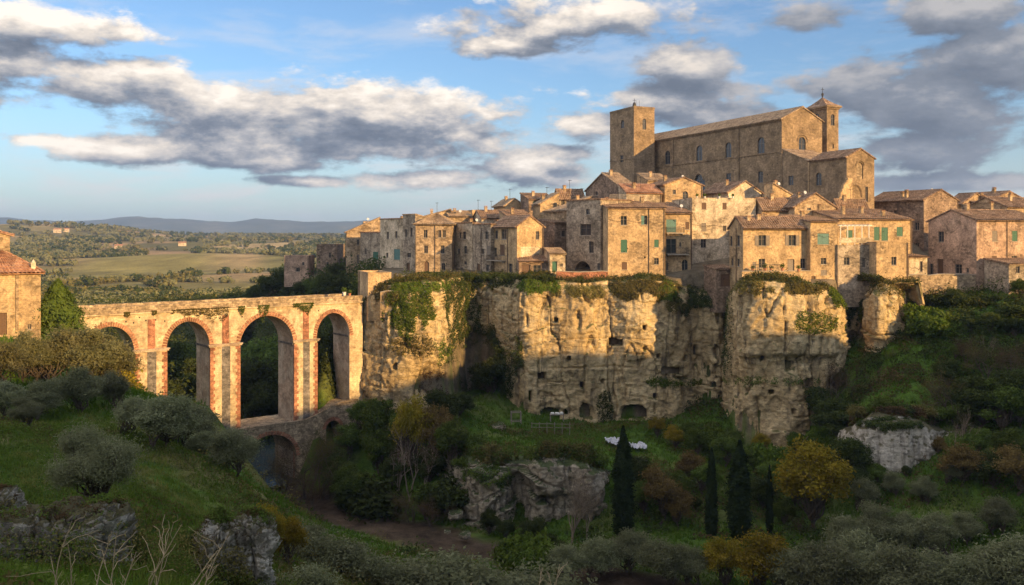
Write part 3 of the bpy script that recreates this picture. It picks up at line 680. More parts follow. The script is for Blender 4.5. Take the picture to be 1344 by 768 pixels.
def z_top(kind, W, D, H, h, x, y):
    if kind == 'gl': return H + h * (1 - abs(y - D / 2) / (D / 2))
    if kind == 'gf': return H + h * (1 - abs(x - W / 2) / (W / 2))
    if kind == 'sf': return H + h * y / D
    if kind == 'sb': return H + h * (1 - y / D)
    if kind == 'sl': return H + h * x / W
    if kind == 'sr': return H + h * (1 - x / W)
    return H

def block(root, W, D, H, h, kind, wm, rm, holesF=(), holesL=(), loc=(0, 0, 0), rz=0.0, found=2.5, wall='wall', roofn='roof', ov=.35, holesR=()):
    """walls + roof; returns (wall object, roof object)"""
    mb = MB()
    shift = lambda hs: [(a, b, c + found, d + found, k) for a, b, c, d, k in [q[:5] for q in hs]]
    wall_face(mb, (0, 0, -found), (1, 0, 0), W, H + found, shift(holesF), (0, 1, 0))
    wall_face(mb, (0, D, -found), (0, -1, 0), D, H + found, [(D - b, D - a, c, d, k) for a, b, c, d, k in shift(holesL)], (1, 0, 0))
    wall_face(mb, (W, 0, -found), (0, 1, 0), D, H + found, shift(holesR), (-1, 0, 0))
    wall_face(mb, (W, D, -found), (-1, 0, 0), W, H + found, [], (0, -1, 0))
    zt = lambda x, y: z_top(kind, W, D, H, h, x, y)
    for (a, b) in (((0, 0), (W, 0)), ((W, 0), (W, D)), ((W, D), (0, D)), ((0, D), (0, 0))):
        pts = [(a[0], a[1], H), (b[0], b[1], H)]; mid = ((a[0] + b[0]) / 2, (a[1] + b[1]) / 2)
        for q in (b, mid, a):
            z = zt(*q)
            if z > H + .01: pts.append((q[0], q[1], z))
        if len(pts) > 2: mb.face(pts)
    if kind == 'flat':       # parapet inner faces and coping
        t = .28
        for x0, x1, y0, y1 in ((-.04, W + .04, -.04, t), (-.04, W + .04, D - t, D + .04), (-.04, t, t, D - t), (W - t, W + .04, t, D - t)): mb.box(x0, x1, y0, y1, H, H + .07)
        mb.box(t, W - t, t, t + .02, H - .5, H); mb.box(t, t + .02, t, D - t, H - .5, H); mb.box(W - t - .02, W - t, t, D - t, H - .5, H); mb.box(t, W - t, D - t - .02, D - t, H - .5, H)
    w = mb.build(wall, wm, root, loc=loc, rz=rz)
    rb = MB(); roof(rb, kind, W, D, H, h, ov); r = rb.build(roofn, rm, root, loc=loc, rz=rz)
    return w, r

def window_parts(parent, face, W_, u0, u1, z0, z1, kind, shut='green', loc=(0, 0, 0), rz=0.0, join=False, depth=.26):
    """builds in local frame of the house; face F: y=0, L: x=0, R: x=W"""
    if face == 'F': P = lambda u, d, z: (u, d, z)
    elif face == 'L': P = lambda u, d, z: (d, u, z)
    else: P = lambda u, d, z: (W_ - d, u, z)
    def bx(mb, ua, ub, da, db, za, zb, mi=0):
        p = P(ua, da, za); q = P(ub, db, zb); mb.box(min(p[0], q[0]), max(p[0], q[0]), min(p[1], q[1]), max(p[1], q[1]), za, zb, mi)
    w = u1 - u0; h = z1 - z0; fr = MB(); e = .002
    mats = {'green': 'green', 'teal': 'teal', 'brown': 'brownwood', 'grey': 'greywood'}
    arched = kind in ('a', 'ad', 'arch')
    if kind == 'hole':
        fr = MB(); bx(fr, u0 + e, u1 - e, depth - .03, depth - .01, z0 + e, z1 - e); return fr.build('window', M['void'], parent, loc=loc, rz=rz)
    if kind == 'arch':
        bx(fr, u0 + e, u1 - e, 2.15, 2.18, z0 + e, z1 - e); return fr.build('archway', M['void'], parent, loc=loc, rz=rz)
    if kind == 'blind':
        bx(fr, u0 + e, u1 - e, depth - .06, depth - .01, z0 + e, z1 - e); return fr.build('niche', M['rough'], parent, loc=loc, rz=rz)
    if kind in ('d', 'ad'):
        n = 4
        for i in range(n): bx(fr, u0 + .03 + (w - .06) * i / n + .008, u0 + .03 + (w - .06) * (i + 1) / n - .008, depth - .09 - .015 * (i % 2), depth - .03, z0 + .02, z1 - .03)
        bx(fr, u0 + e, u1 - e, depth - .025, depth - .005, z0 + e, z1 - e)
        return fr.build('door', M[mats[shut]] if shut else M['brownwood'], parent, loc=loc, rz=rz)
    t = .055
    for a in ((u0 + e, u0 + t, z0 + e, z1 - e), (u1 - t, u1 - e, z0 + e, z1 - e), (u0 + t, u1 - t, z0 + e, z0 + t), (u0 + t, u1 - t, z1 - t, z1 - e), ((u0 + u1) / 2 - .03, (u0 + u1) / 2 + .03, z0 + t, z1 - t)):
        bx(fr, a[0], a[1], depth - .12, depth - .05, a[2], a[3])
    bx(fr, u0 + t, u1 - t, depth - .10, depth - .06, z0 + h * .62, z0 + h * .62 + .035)
    fm = [M['greywood'], M['glass'], M['concrete']]
    if join:
        bx(fr, u0 + e, u1 - e, depth - .045, depth - .01, z0 + e, z1 - e, 1)
        return fr.build('window', fm, parent, loc=loc, rz=rz)
    f = fr.build('window', M['greywood'], parent)
    pn = MB(); bx(pn, u0 + e, u1 - e, depth - .045, depth - .01, z0 + e, z1 - e); pn.build('pane', M['glass'], f)
    if not arched:
        sl_ = MB(); bx(sl_, u0 - .08, u1 + .08, -.09, .02, z0 - .09, z0 - .003); sl_.build('sill', M['concrete'], f)
    sm = M[mats.get(shut, 'greywood')]
    def leaf(ua, ub, d, ang=0.0):
        mb = MB(); bx(mb, ua, ua + .05, d, d + .05, z0 + .02, z1 - .02); bx(mb, ub - .05, ub, d, d + .05, z0 + .02, z1 - .02)
        n = max(5, int(h / .11))
        for i in range(n):
            za = z0 + .03 + (h - .06) * i / n; bx(mb, ua + .05, ub - .05, d + (.004 if i % 2 else .02), d + .046, za, za + (h - .06) / n * .86)
        mb.build('shutter', sm, f)
    if kind == 's': leaf(u0 - w * .47, u0 - .01, -.065); leaf(u1 + .01, u1 + w * .47, -.065)
    elif kind == 'c': leaf(u0 + .02, (u0 + u1) / 2 - .006, .03); leaf((u0 + u1) / 2 + .006, u1 - .02, .03)
    elif kind == 'h': leaf(u0 + .02, (u0 + u1) / 2 - .006, .03)
    return f

class House:
    def __init__(s, name, label, cat, C, R, L, Y, a, base, eave, kind, h, wm='ochre', rm='tile', wins=(), W=None, D=None, group=None, ov=.35, found=2.5, auto=None, chim=(), pipes=(), root=None, wall='wall', roofn='roof', join=False, shut='grey'):
        s.Y = Y; s.ca, s.sa = math.cos(math.radians(a)), math.sin(math.radians(a)); s.X = (C - CX) / F * Y; s.a = math.radians(a)
        s.W = W or s.uF(R); s.D = D or s.uL(L)
        if root is None and not 0 < s.D < 16: s.D = 8.0
        assert 0 < s.W < 60 and 0 < s.D < 80, (label, s.W, s.D)
        s.zb = (HY - base) / F * Y; s.H = (HY - eave) / F * Y - s.zb; s.h = h; s.kind = kind
        if root is None:
            s.root = empty(name, (s.X, Y, s.zb), s.a, label, cat, group); loc, rz = (0, 0, 0), 0.0
        else:
            s.root = root; loc, rz = Vector((s.X, Y, s.zb)) - root.location, s.a
        s.loc, s.rz = loc, rz
        hF, hL, specs = [], [], []
        for wn in wins:
            fc, px, py, pw, ph, k = wn[:6]; sh = wn[6] if len(wn) > 6 else shut
            fn = s.uF if fc == 'F' else s.uL
            ua, ub = sorted((fn(px - pw / 2), fn(px + pw / 2))); um = (ua + ub) / 2
            Yu = s.Y + (um * s.sa if fc == 'F' else um * s.ca)
            za = (HY - py - ph / 2) / F * Yu - s.zb; zb2 = (HY - py + ph / 2) / F * Yu - s.zb
            lim = s.W if fc == 'F' else s.D
            if k == 's': q = (ub - ua) * .25; ua += q; ub -= q
            ua, ub = max(.12, ua), min(lim - .12, ub); za = max(-.3, za); zb2 = min(zb2, s.H - .06)
            if ub - ua < .2 or zb2 - za < .2: continue
            specs.append((fc, ua, ub, za, zb2, k, sh))
        if auto:
            rng = random.Random(str(label) + str(C))
            for fc, cols, rws in auto:
                lim = s.W if fc == 'F' else s.D
                for r_ in range(rws):
                    for c_ in range(cols):
                        if rng.random() < .22: continue
                        u = lim * (c_ + .5 + rng.uniform(-.16, .16)) / cols; z = s.H * (r_ + .45 + rng.uniform(-.06, .06)) / rws
                        ww = rng.uniform(.6, .95); hh = ww * rng.uniform(1.2, 1.7)
                        if u < ww or u > lim - ww or z < .5 or z + hh > s.H - .2: continue
                        specs.append((fc, u - ww / 2, u + ww / 2, z, z + hh, rng.choice('pppcsh'), rng.choice(['grey', 'brown', 'green', 'grey'])))
        keep = []
        for q in specs:
            if not any(p[0] == q[0] and p[1] < q[2] and q[1] < p[2] and p[3] < q[4] and q[3] < p[4] for p in keep): keep.append(q)
        specs = keep
        for q in specs: (hF if q[0] == 'F' else hL).append(q[1:5] + (q[5],))
        s.wall, s.roof = block(s.root, s.W, s.D, s.H, h, kind, M[wm], M[rm], hF, hL, loc, rz, found, wall, roofn, ov)
        for q in specs: window_parts(s.wall if join else s.root, q[0], s.W, *q[1:5], q[5], q[6], join=join) 
        for i, (u, v, hh) in enumerate(chim): s.chimney(u * s.W, v * s.D, hh)
        for (fc, u) in pipes: s.pipe(fc, u)
    def uF(s, px): k = (px - CX) / F; return (k * s.Y - s.X) / (s.ca - k * s.sa)
    def uL(s, px): k = (px - CX) / F; return (s.X - k * s.Y) / (s.sa + k * s.ca)
    def zpx(s, py, u=0.0, fc='F'): return (HY - py) / F * (s.Y + u * (s.sa if fc == 'F' else s.ca)) - s.zb
    def chimney(s, x, y, hh=1.0, w=.5):
        z = z_top(s.kind, s.W, s.D, s.H, s.h, x, y); mb = MB()
        mb.box(x - w / 2, x + w / 2, y - w / 2, y + w / 2, z - .5, z + hh)
        mb.box(x - w / 2 - .07, x + w / 2 + .07, y - w / 2 - .07, y + w / 2 + .07, z + hh, z + hh + .08)
        for dx in (-1, 1):
            for dy in (-1, 1): mb.box(x + dx * w * .32 - .06, x + dx * w * .32 + .06, y + dy * w * .32 - .06, y + dy * w * .32 + .06, z + hh + .08, z + hh + .26)
        mb.box(x - w / 2 - .05, x + w / 2 + .05, y - w / 2 - .05, y + w / 2 + .05, z + hh + .26, z + hh + .33, 1)
        mb.build('chimney', [M['ochre'], M['tile3']], s.roof)
    def pipe(s, fc, u, z0=.1):
        mb = MB(); p = (u, -.09) if fc == 'F' else (-.09, u)
        mb.tube([(p[0], p[1], z0), (p[0], p[1], s.H - .1)], .055, 6); mb.build('drainpipe', M['copper'], s.root)
    def antenna(s, x, y, hh=2.0):
        z = z_top(s.kind, s.W, s.D, s.H, s.h, x, y); mb = MB(); mb.tube([(x, y, z - .2), (x, y, z + hh)], .035, 5)
        for q in range(5): mb.tube([(x - .35 + .05 * q, y - .5 + .22 * q, z + hh - .1), (x + .35 - .05 * q, y - .5 + .22 * q, z + hh - .1)], .018, 4)
        mb.tube([(x, y - .6, z + hh - .1), (x, y + .5, z + hh - .1)], .022, 4); mb.build('antenna', M['iron'], s.root)
    def balcony(s, fc, px0, px1, pyf, dep=.9, rail=1.0):
        fn = s.uF if fc == 'F' else s.uL; a, b = sorted((fn(px0), fn(px1))); z = s.zpx(pyf, (a + b) / 2, fc)
        def bx(mb, ua, ub, da, db, za, zb):
            if fc == 'F': mb.box(ua, ub, -db, -da, za, zb)
            else: mb.box(-db, -da, ua, ub, za, zb)
        m1 = MB(); bx(m1, a, b, .003, dep, z - .14, z)
        for t in (a + .2, b - .35): bx(m1, t, t + .15, .003, dep * .6, z - .4, z - .142)
        bo = m1.build('balcony', M['concrete'], s.root); m2 = MB()
        bx(m2, a, b, dep - .05, dep - .01, z + rail - .05, z + rail); bx(m2, a, b, dep - .05, dep - .01, z + .08, z + .11)
        bx(m2, a, a + .04, .01, dep, z + rail - .05, z + rail); bx(m2, b - .04, b, .01, dep, z + rail - .05, z + rail)
        n = int((b - a) / .16)
        for i in range(n + 1): u = a + (b - a - .02) * i / n; bx(m2, u, u + .02, dep - .04, dep - .02, z, z + rail)
        for i in range(5): d = dep * i / 5; bx(m2, a + .01, a + .03, d, d + .02, z, z + rail); bx(m2, b - .03, b - .01, d, d + .02, z, z + rail)
        m2.build('railing', M['iron'], bo)

# ------------------------------------------------------------------ cathedral on the hilltop
def church():
    A = 24.6
    root = empty('church', (52.4, 170, 8), 0, 'huge bare stone church with two towers crowning the hilltop town', 'church')
    nave = House('', '', '', 1026.8, 1079, 835, 170, A, 262, 155.7, 'gf', 2.5, 'church', 'tile2', [
        ('L', 847.9, 210.8, 5.7, 15.5, 'a'), ('L', 876, 206.6, 7, 18, 'a'), ('L', 917.7, 201, 8, 20, 'a'), ('L', 955.9, 197, 8, 20.4, 'a'), ('L', 998.8, 191, 9.2, 22, 'a'),
        ('L', 917.7, 240, 15, 22, 'a'), ('L', 956, 234, 6, 13, 'p'), ('L', 998, 232.5, 6.2, 14.7, 'p'), ('F', 1053, 192, 9, 24, 'a')], root=root, wall='nave_wall', roofn='nave_roof', join=True, ov=.45, found=4)
    # string course, buttress strips and a corbel line under the eaves
    mb = MB(); D, W_, H = nave.D, nave.W, nave.H
    zc = (HY - 199.5) / F * 170 - nave.zb
    mb.box(-.14, -.003, 0, D, zc, zc + .25); mb.box(-.2, -.003, 0, D, H - .45, H - .1)
    mb.box(-.003 - .12, -.003, -.0, .6, -4, H - .5)
    for px in (884, 970): u = nave.uL(px); mb.box(-.22, -.004, u - .14, u + .14, -4, H - .5)
    for i in range(46):
        u = D * (i + .5) / 46
        mb.box(-.3, -.205, u - .12, u + .12, H - .40, H - .16)
    # hood over the gable window
    u0 = nave.uF(1047.5); u1 = nave.uF(1058.5); c = (u0 + u1) / 2; r = (u1 - u0) / 2 + .25; zz = nave.zpx(186, c)
    mb.tube([(c - r * math.cos(math.pi * q / 12), -.06, zz + r * math.sin(math.pi * q / 12)) for q in range(13)], .12, 5)
    u = nave.uL(917.7); r = 1.6; zz = nave.zpx(237, u, 'L')
    mb.tube([(-.06, u - r * math.cos(math.pi * q / 12), zz + r * math.sin(math.pi * q / 12)) for q in range(13)], .18, 5)
    mb.build('string_course', M['church'], root, loc=nave.loc, rz=nave.rz)
    # putlog holes
    mb = MB(); rng = random.Random(4)
    for i in range(60): u = rng.uniform(1, D - 1); z = rng.choice([3, 5, 7, 9, 11.5]) + rng.uniform(-.1, .1); mb.box(-.006, .0, u, u + .18, z, z + .2)
    mb.build('putlog_holes', M['void'], root, loc=nave.loc, rz=nave.rz)
    # left tower
    tw = House('', '', '', 832, 859, 800.6, 205, A, 262, 139.5, 'flat', 0, 'church', 'tile', [('L', 816.8, 162.8, 4.4, 11, 'a'), ('F', 845.6, 163, 4.6, 14.5, 'a'), ('L', 816, 208.4, 4, 9, 'p')],
               root=root, wall='tower_wall', roofn='tower_roof', join=True, found=4)
    mb = MB(); x, y, z = .5, .6, tw.H
    mb.box(x - .3, x + .3, y - .3, y + .3, z, z + .35); mb.tube([(x, y, z + .3), (x, y, z + 1.9)], .05, 5); mb.tube([(x - .5, y, z + 1.5), (x + .5, y, z + 1.5)], .04, 5)
    mb.tube([(x, y, z + .4), (x, y, z + .6), (x, y, z + .95), (x, y, z + 1.05)], [.42, .36, .26, .05], 10)
    for dx in (.9, -.0): mb.tube([(x + dx + .5, y, z), (x + dx + .5, y, z + 1.5)], .03, 4)
    mb.build('bell', M['iron'], root, loc=tw.loc, rz=tw.rz)
    zc2 = (HY - 207) / F * 205 - tw.zb
    mb = MB(); mb.box(-.12, -.003, 0, tw.D, zc2 - .2, zc2); mb.box(-.12, tw.W + .12, -.12, -.003, tw.H - .35, tw.H - .1); mb.box(-.12, -.003, 0, tw.D, tw.H - .35, tw.H - .1); mb.build('tower_cornice', M['church'], root, loc=tw.loc, rz=tw.rz)
    # bell tower on the right, behind the gable
    bt = House('', '', '', 1085.3, 1100.5, 1059, 178, A, 262, 139.5, 'flat', 0, 'church', 'tile', [('L', 1072, 156, 6, 14, 'a'), ('F', 1093, 157.5, 4.6, 15, 'a'), ('F', 1093.5, 192, 2, 6, 'p')],
               root=root, wall='bell_tower_wall', roofn='bell_tower_deck', join=True, found=4)
    W2, D2, H2 = bt.W, bt.D, bt.H; mb = MB()
    for (o_, z0, z1) in ((.22, H2 - .5, H2 - .15), (.5, H2 - .15, H2 + .2)): mb.box(-o_, W2 + o_, -o_, D2 + o_, z0, z1)
    mb.build('bell_tower_cornice', M['church'], root, loc=bt.loc, rz=bt.rz)
    mb = MB(); ap = Vector((W2 / 2, D2 / 2, H2 + 2.35)); o_ = .45
    cs = [(-o_, -o_, H2 + .2), (W2 + o_, -o_, H2 + .2), (W2 + o_, D2 + o_, H2 + .2), (-o_, D2 + o_, H2 + .2)]
    for i in range(4):
        a, b = Vector(cs[i]), Vector(cs[(i + 1) % 4]); pa, pb = a, b
        for t in (.35, .7, 1.0):
            q = t ** 1.0; zz = H2 + .2 + 2.15 * (t ** 1.25)
            na = a.lerp(ap, t); nb = b.lerp(ap, t); na.z = nb.z = zz
            mb.face([pa, pb, nb, na]); pa, pb = na, nb
    mb.build('spire', M['tile'], root, loc=bt.loc, rz=bt.rz)
    mb = MB(); mb.tube([ap + Vector((0, 0, -.1)), ap + Vector((0, 0, .45)), ap + Vector((0, 0, .7)), ap + Vector((0, 0, .95))], [.08, .22, .26, .04], 8)
    mb.tube([ap, ap + Vector((0, 0, 2.0))], .05, 5); mb.tube([ap + Vector((-.4, 0, 1.6)), ap + Vector((.4, 0, 1.6))], .045, 5)
    mb.build('cross', M['iron'], root, loc=bt.loc, rz=bt.rz)
    # side chapel whose long wall continues the nave wall, and the transept
    sc_ = House('', '', '', 1060, 1066, 1026.8, 161, A, 262, 211, 'sf', 2.6, 'church', 'tile2', [('L', 1038, 237, 6.5, 12.5, 'p')], W=7.5, root=root, wall='chapel_wall', roofn='chapel_roof', join=True, found=4)
    mb = MB(); mb.box(.02, .9, -.35, -.003, -4, sc_.H - .3); mb.build('pilaster', M['gold'], root, loc=sc_.loc, rz=sc_.rz)
    tr = House('', '', '', 1111.3, 1147.5, 1062.7, 150, A, 263, 206.5, 'gf', 1.5, 'church', 'tile', [('L', 1074.5, 235, 7.5, 17, 'a'), ('F', 1128.6, 224, 8.8, 22, 'blind'), ('F', 1137.4, 255, 3.6, 20, 'p')], root=root, wall='transept_wall', roofn='transept_roof', join=True, found=4)
    mb = MB(); c = tr.uF(1128.6); r = tr.uF(1134) - c; zz = tr.zpx(218, c)
    mb.tube([(c - r * math.cos(math.pi * q / 12), -.05, zz + r * math.sin(math.pi * q / 12)) for q in range(13)], .1, 5)
    mb.build('arch_moulding', M['church'], root, loc=tr.loc, rz=tr.rz); mb = MB()
    c2 = tr.uF(1122); mb.tube([(c2 - 1.6 * math.cos(math.pi * q / 12), -.02, .6 + 2.2 * math.sin(math.pi * q / 12)) for q in range(13)], .22, 5)
    mb.build('blocked_arch', M['church'], root, loc=tr.loc, rz=tr.rz)
    # ruined wall stump against the transept
    mb = MB(); rng = random.Random(8)
    for i in range(9):
        t = i / 8; hh = 3.8 * math.sin(t * math.pi * .5 + .15) + rng.uniform(-.1, .1); mb.box(-2.6 + i * .33, -2.6 + i * .33 + .335, -.9, -.3, -3, hh)
    mb.build('wall_stump', M['gold'], root, loc=tr.loc, rz=tr.rz)
# ------------------------------------------------------------------ town houses
church()
RH = 'houses of the hilltop town'
def H(label, *a, cat='house', name='stone_house', **k):
    h = House(name, label, cat, *a, group=RH, **k); rng = random.Random(label + 'x')
    if rng.random() < .5 and h.W > 2.5: h.pipe('F', h.W - .16)
    if rng.random() < .4: h.pipe('L', h.D * rng.uniform(.3, .9))
    if rng.random() < .16 and h.W > 3 and 'hut' not in label and 'barn' not in label:
        x, y = h.W * rng.uniform(.2, .8), h.D * .25; z = z_top(h.kind, h.W, h.D, h.H, h.h, x, y) + .2; mb = MB(); mb.tube([(x, y, z - .3), (x, y, z + .6)], .03, 4)
        mb.tube([(x, y - .12, z + .65), (x, y - .02, z + .62), (x, y + .03, z + .6)], [.27, .2, .04], 12); mb.build('satellite_dish', M['tarp'], h.root)
    m = MB()
    for i in range(rng.randint(2, 5)):
        u, zz = rng.uniform(.4, h.W - .4), rng.uniform(.5, h.H - .4); m.box(u, u + .14, -.008, -.003, zz, zz + .16)
    for i in range(rng.randint(1, 4)):
        u, zz = rng.uniform(.4, h.D - .4), rng.uniform(.5, h.H - .4); m.box(-.008, -.003, u, u + .14, zz, zz + .16)
    m.build('putlog_holes', M['void'], h.root)
    if rng.random() < .5 and h.W > 3:
        c = MB(); z0 = h.H * rng.uniform(.5, .85); pts = [(h.W * t, -.05, z0 - .25 * math.sin(t * math.pi * 3) ** 2 - t * .4) for t in [i / 12 for i in range(13)]]; c.tube(pts, .018, 4); c.build('cable', M['iron'], h.root)
    return h
A0 = 14
h = H('tall golden house with one closed green shutter at the middle of the cliff edge', 798, 873, 788, 135, 8, 366, 273.5, 'sf', 1.3, wm='gold', D=9, wins=[
    ('F', 818.6, 289.6, 8, 12, 'p'), ('F', 845.6, 289, 8, 12, 'h', 'teal'), ('F', 819, 323, 8.4, 17, 'c', 'green'), ('F', 861.7, 319.5, 6, 10, 'c', 'green'), ('F', 861.7, 343, 6, 8.5, 'p'), ('F', 819.5, 349, 7, 10, 'c', 'brown'), ('F', 846.5, 338, 2.4, 2.6, 'hole')], pipes=[], chim=[(.12, .6, .8), (.8, .7, .9)])
h.pipe('F', h.uF(851.5)); h.antenna(3, 5)
h = H('narrow house with a railed balcony and loggia beside the tall golden house', 873.5, 907.5, 866, 137.5, 8, 366, 280.5, 'sf', 1.9, wm='gold', D=9, wins=[
    ('F', 880.5, 296.5, 14, 17, 'c', 'teal'), ('F', 902, 296, 5, 10, 'c', 'brown'), ('F', 881, 323, 13.5, 19, 'p'), ('F', 893, 321, 3, 6, 'p'), ('F', 899, 348.5, 8, 15.5, 'a'), ('F', 875.5, 350, 3.5, 10, 'p')])
h.balcony('F', 873.8, 897, 305.5, .6, .9); h.balcony('F', 873.8, 901, 333.5, 1.1, 1.0); h.pipe('F', h.uF(907))
h = H('broad flat-topped pale house with a planted roof terrace', 908.3, 992, 903, 140.5, 8, 366, 260, 'flat', 0, wm='pale', D=10, wins=[
    ('F', 924, 270.5, 6, 8.5, 'c', 'brown'), ('F', 951, 270.5, 5.5, 8.5, 'c', 'brown'), ('F', 923.6, 298, 6.5, 10.5, 'c', 'grey'), ('F', 923.4, 319.5, 7, 11.5, 'p'), ('F', 951, 300, 4, 7, 'p'), ('F', 921, 352, 5, 8, 'p')])
terr = h
h = H('house with two wide open-shuttered windows above a railed terrace', 975.3, 1063.5, 957.5, 127.5, 12, 377, 298.5, 'gl', 1.5, wm='gold', wins=[
    ('F', 1000.4, 315.8, 19.5, 14, 's', 'grey'), ('F', 1039.8, 315.6, 19, 14, 's', 'grey'), ('F', 1000, 345.7, 8.4, 12, 'p'), ('F', 1038, 348, 9, 15.5, 'd', 'grey'), ('F', 990, 348, 5, 8, 'c', 'grey'), ('F', 1054, 346, 7, 13, 'p'),
    ('L', 959.5, 316.5, 3.5, 13, 'p'), ('L', 969, 316, 4, 14, 'p'), ('L', 961, 344, 3, 10, 'p'), ('L', 969, 344.5, 3.5, 10, 'p')], chim=[(.14, .3, .5), (.30, .35, .6), (.46, .6, .6)], ov=.45)
h.pipe('F', h.W - .15)
h = H('narrow house with teal shutters above two small square windows', 1063.8, 1099, 1055, 128.5, 12, 380, 291.5, 'sf', 1.1, wm='gold', D=9, wins=[
    ('F', 1080.5, 313.6, 15, 14.5, 'c', 'teal'), ('F', 1081, 342.8, 7, 8.5, 'p'), ('F', 1081.4, 357.6, 8, 6.5, 'c', 'grey'), ('F', 1067.4, 369.5, 6.2, 14, 'd', 'brown')], rm='tile', chim=[(.3, .5, .9)])
h = H('long house with dark green shutters behind a timber pergola terrace', 1099.3, 1197, 1094, 134, 12, 380, 288.3, 'sf', 1.8, wm='gold', D=9, wins=[
    ('F', 1115, 308.6, 8, 13, 'c', 'green'), ('F', 1150.8, 306.7, 7.2, 17.5, 'c', 'green'), ('F', 1161.2, 307.2, 8.6, 17.5, 'c', 'green'), ('F', 1181, 304, 8, 12, 'c', 'green'), ('F', 1111.4, 343, 7.2, 10, 'p'), ('F', 1134, 345, 4, 12, 'p')], chim=[(.25, .4, 1.3), (.55, .5, 1.0), (.75, .3, .7), (.1, .8, .9)])
perg = h
H('square golden bastion-like house with one small barred window', 1150.4, 1192, 1146, 128, 10, 381, 318, 'flat', 0, wm='gold', D=4.5, wins=[('F', 1173.3, 342.6, 6.5, 11, 'p'), ('F', 1169, 370, 4, 4, 'hole')])
H('small white-washed lean-to beside the square golden bastion-like house', 1193, 1217, 1190, 133, 12, 372, 338, 'sf', .3, wm='pale', D=4, wins=[('F', 1209, 350, 4, 14, 'p')])
h = H('large brown-walled house with a gabled lit front on the right of town', 1212.5, 1258, 1137, 150, 24, 340, 279, 'gf', 0.01, wm='ochre') if False else None
h = H('long-roofed house whose lit gable rises behind the right-hand houses', 1212.5, 1257.5, 1138, 149, 26, 372, 262.5, 'gf', 1.75, wm='brown', wins=[('L', 1203.4, 297, 6, 10, 'p'), ('L', 1203.4, 322, 5, 6, 'p'), ('L', 1175, 280, 4, 8, 'p')], chim=[(.1, .35, 1.3), (.15, .45, .8)], rm='tile')
h = H('small lit gable house peeping behind the long-roofed house', 1262, 1300, 1240, 160, 24, 350, 268, 'gf', 2.0, wm='ochre', wins=[], auto=[('F', 2, 3)], chim=[(.8, .1, .6)])
h = H('big shaded brown house wall beside a lit front with four green windows', 1281.8, 1366, 1218.5, 131, 17, 381, 289.3, 'gl', 1.6, wm='pink', wins=[
    ('L', 1235, 310.7, 7.5, 13.6, 'p'), ('L', 1234, 350, 8.5, 20, 'd', 'brown'), ('L', 1258, 353, 9, 12, 'p'), ('L', 1222.5, 353, 5, 14, 'p'), ('L', 1270, 355, 4, 6, 'p'),
    ('F', 1305.6, 309.8, 7, 13.6, 'c', 'grey'), ('F', 1332, 309.8, 7, 13.6, 'c', 'green'), ('F', 1305, 342.4, 7, 13, 'c', 'brown'), ('F', 1331.6, 341, 7, 10, 'p'), ('F', 1310, 365, 6.5, 9, 'a')], chim=[(.2, .45, 1.0), (.4, .7, .9), (.62, .5, 1.1)], rm='tile')
h.pipe('F', h.uF(1321.5))
H('low grey house half cut off at the right edge of town', 1324, 1372, 1318, 126, 10, 392, 347, 'sf', .6, wm='grey', D=5, wins=[('F', 1336, 354, 5, 9, 'p'), ('F', 1331, 380, 5, 7, 'p')])
for i, (C, R, L, Y, e, k, hh, lb, wm) in enumerate([
    (1292, 1330, 1275, 158, 268, 'sf', 1.4, 'small roof cluster house with a brick chimney near the right edge', 'brown'),
    (1322, 1375, 1305, 152, 272, 'gl', 1.8, 'dark-roofed house at the upper right corner of town', 'ochre'),
    (1304, 1345, 1285, 170, 262, 'gf', 1.6, 'farthest gabled house above the right edge roofs', 'ochre')]):
    H(lb, C, R, L, Y, 20, 360, e, k, hh, wm=wm, auto=[('F', 2, 3)], chim=[(.4, .3, 1.0), (.75, .6, 1.2)], D=9)
# centre-left of the front row
h = H('shaded stone house with a dark arched passage at its foot', 788.2, 800, 743.5, 138, 38, 367, 262.5, 'sr', 0.01, wm='grey', W=7, wins=[
    ('L', 771.5, 278, 5, 7, 'p', 'grey'), ('L', 768.6, 301.5, 14, 15, 'p'), ('L', 776, 324.6, 6, 15, 'p'), ('L', 765, 349.8, 22, 14, 'arch'), ('L', 786, 350, 4, 9, 'p')], shut='grey')
# its lean roof seen from the front: a lit slope climbing to the right
h = H('house with a lit sunlit roof slope climbing above the arched passage', 743.5, 790, 735, 147, 30, 360, 277, 'sl', 2.0, wm='ochre', rm='tile2', D=7, auto=[('F', 2, 3)])
h = H('slim golden gable house with a white-washed lower patch', 678.6, 713, 645, 138, 30, 372, 297.5, 'gf', 1.6, wm='gold', wins=[('F', 705.5, 309, 4.4, 11, 'p'), ('F', 696, 328, 2.6, 3, 'hole'), ('F', 703.5, 325, 2.4, 3, 'hole'),
     ('L', 661.5, 307.5, 7, 13, 'p', 'grey'), ('L', 651.5, 308, 4, 11, 'p'), ('L', 659.5, 328, 6, 14, 'c', 'brown'), ('L', 650, 331, 4, 12, 'p'), ('L', 670, 352, 5, 12, 'p')], rm='tile')
h.balcony('L', 644.5, 664, 341.5, .9, .9)
mb = MB(); u0, u1 = h.uF(684), h.uF(708); z0, z1 = h.zpx(339, 1), h.zpx(324, 1)
mb.box(u0, u1, -.006, -.002, z0, z1); mb.build('whitewash', M['pale'], h.root)
H('shaded grey terraced house with a faded plaster front left of the slim gable', 644, 651, 619, 144, 34, 372, 299, 'sr', .5, wm='grey', W=6, rm='tile', wins=[('L', 639, 309, 4.5, 10, 'p'), ('L', 632, 310, 4, 9, 'c', 'grey'), ('L', 634, 330, 3, 7, 'p'), ('L', 641, 328, 4.5, 11, 'c', 'grey'), ('L', 628, 352, 4, 12, 'd', 'brown'), ('L', 640, 352, 4, 9, 'p')], chim=[(.5, .5, .8)])
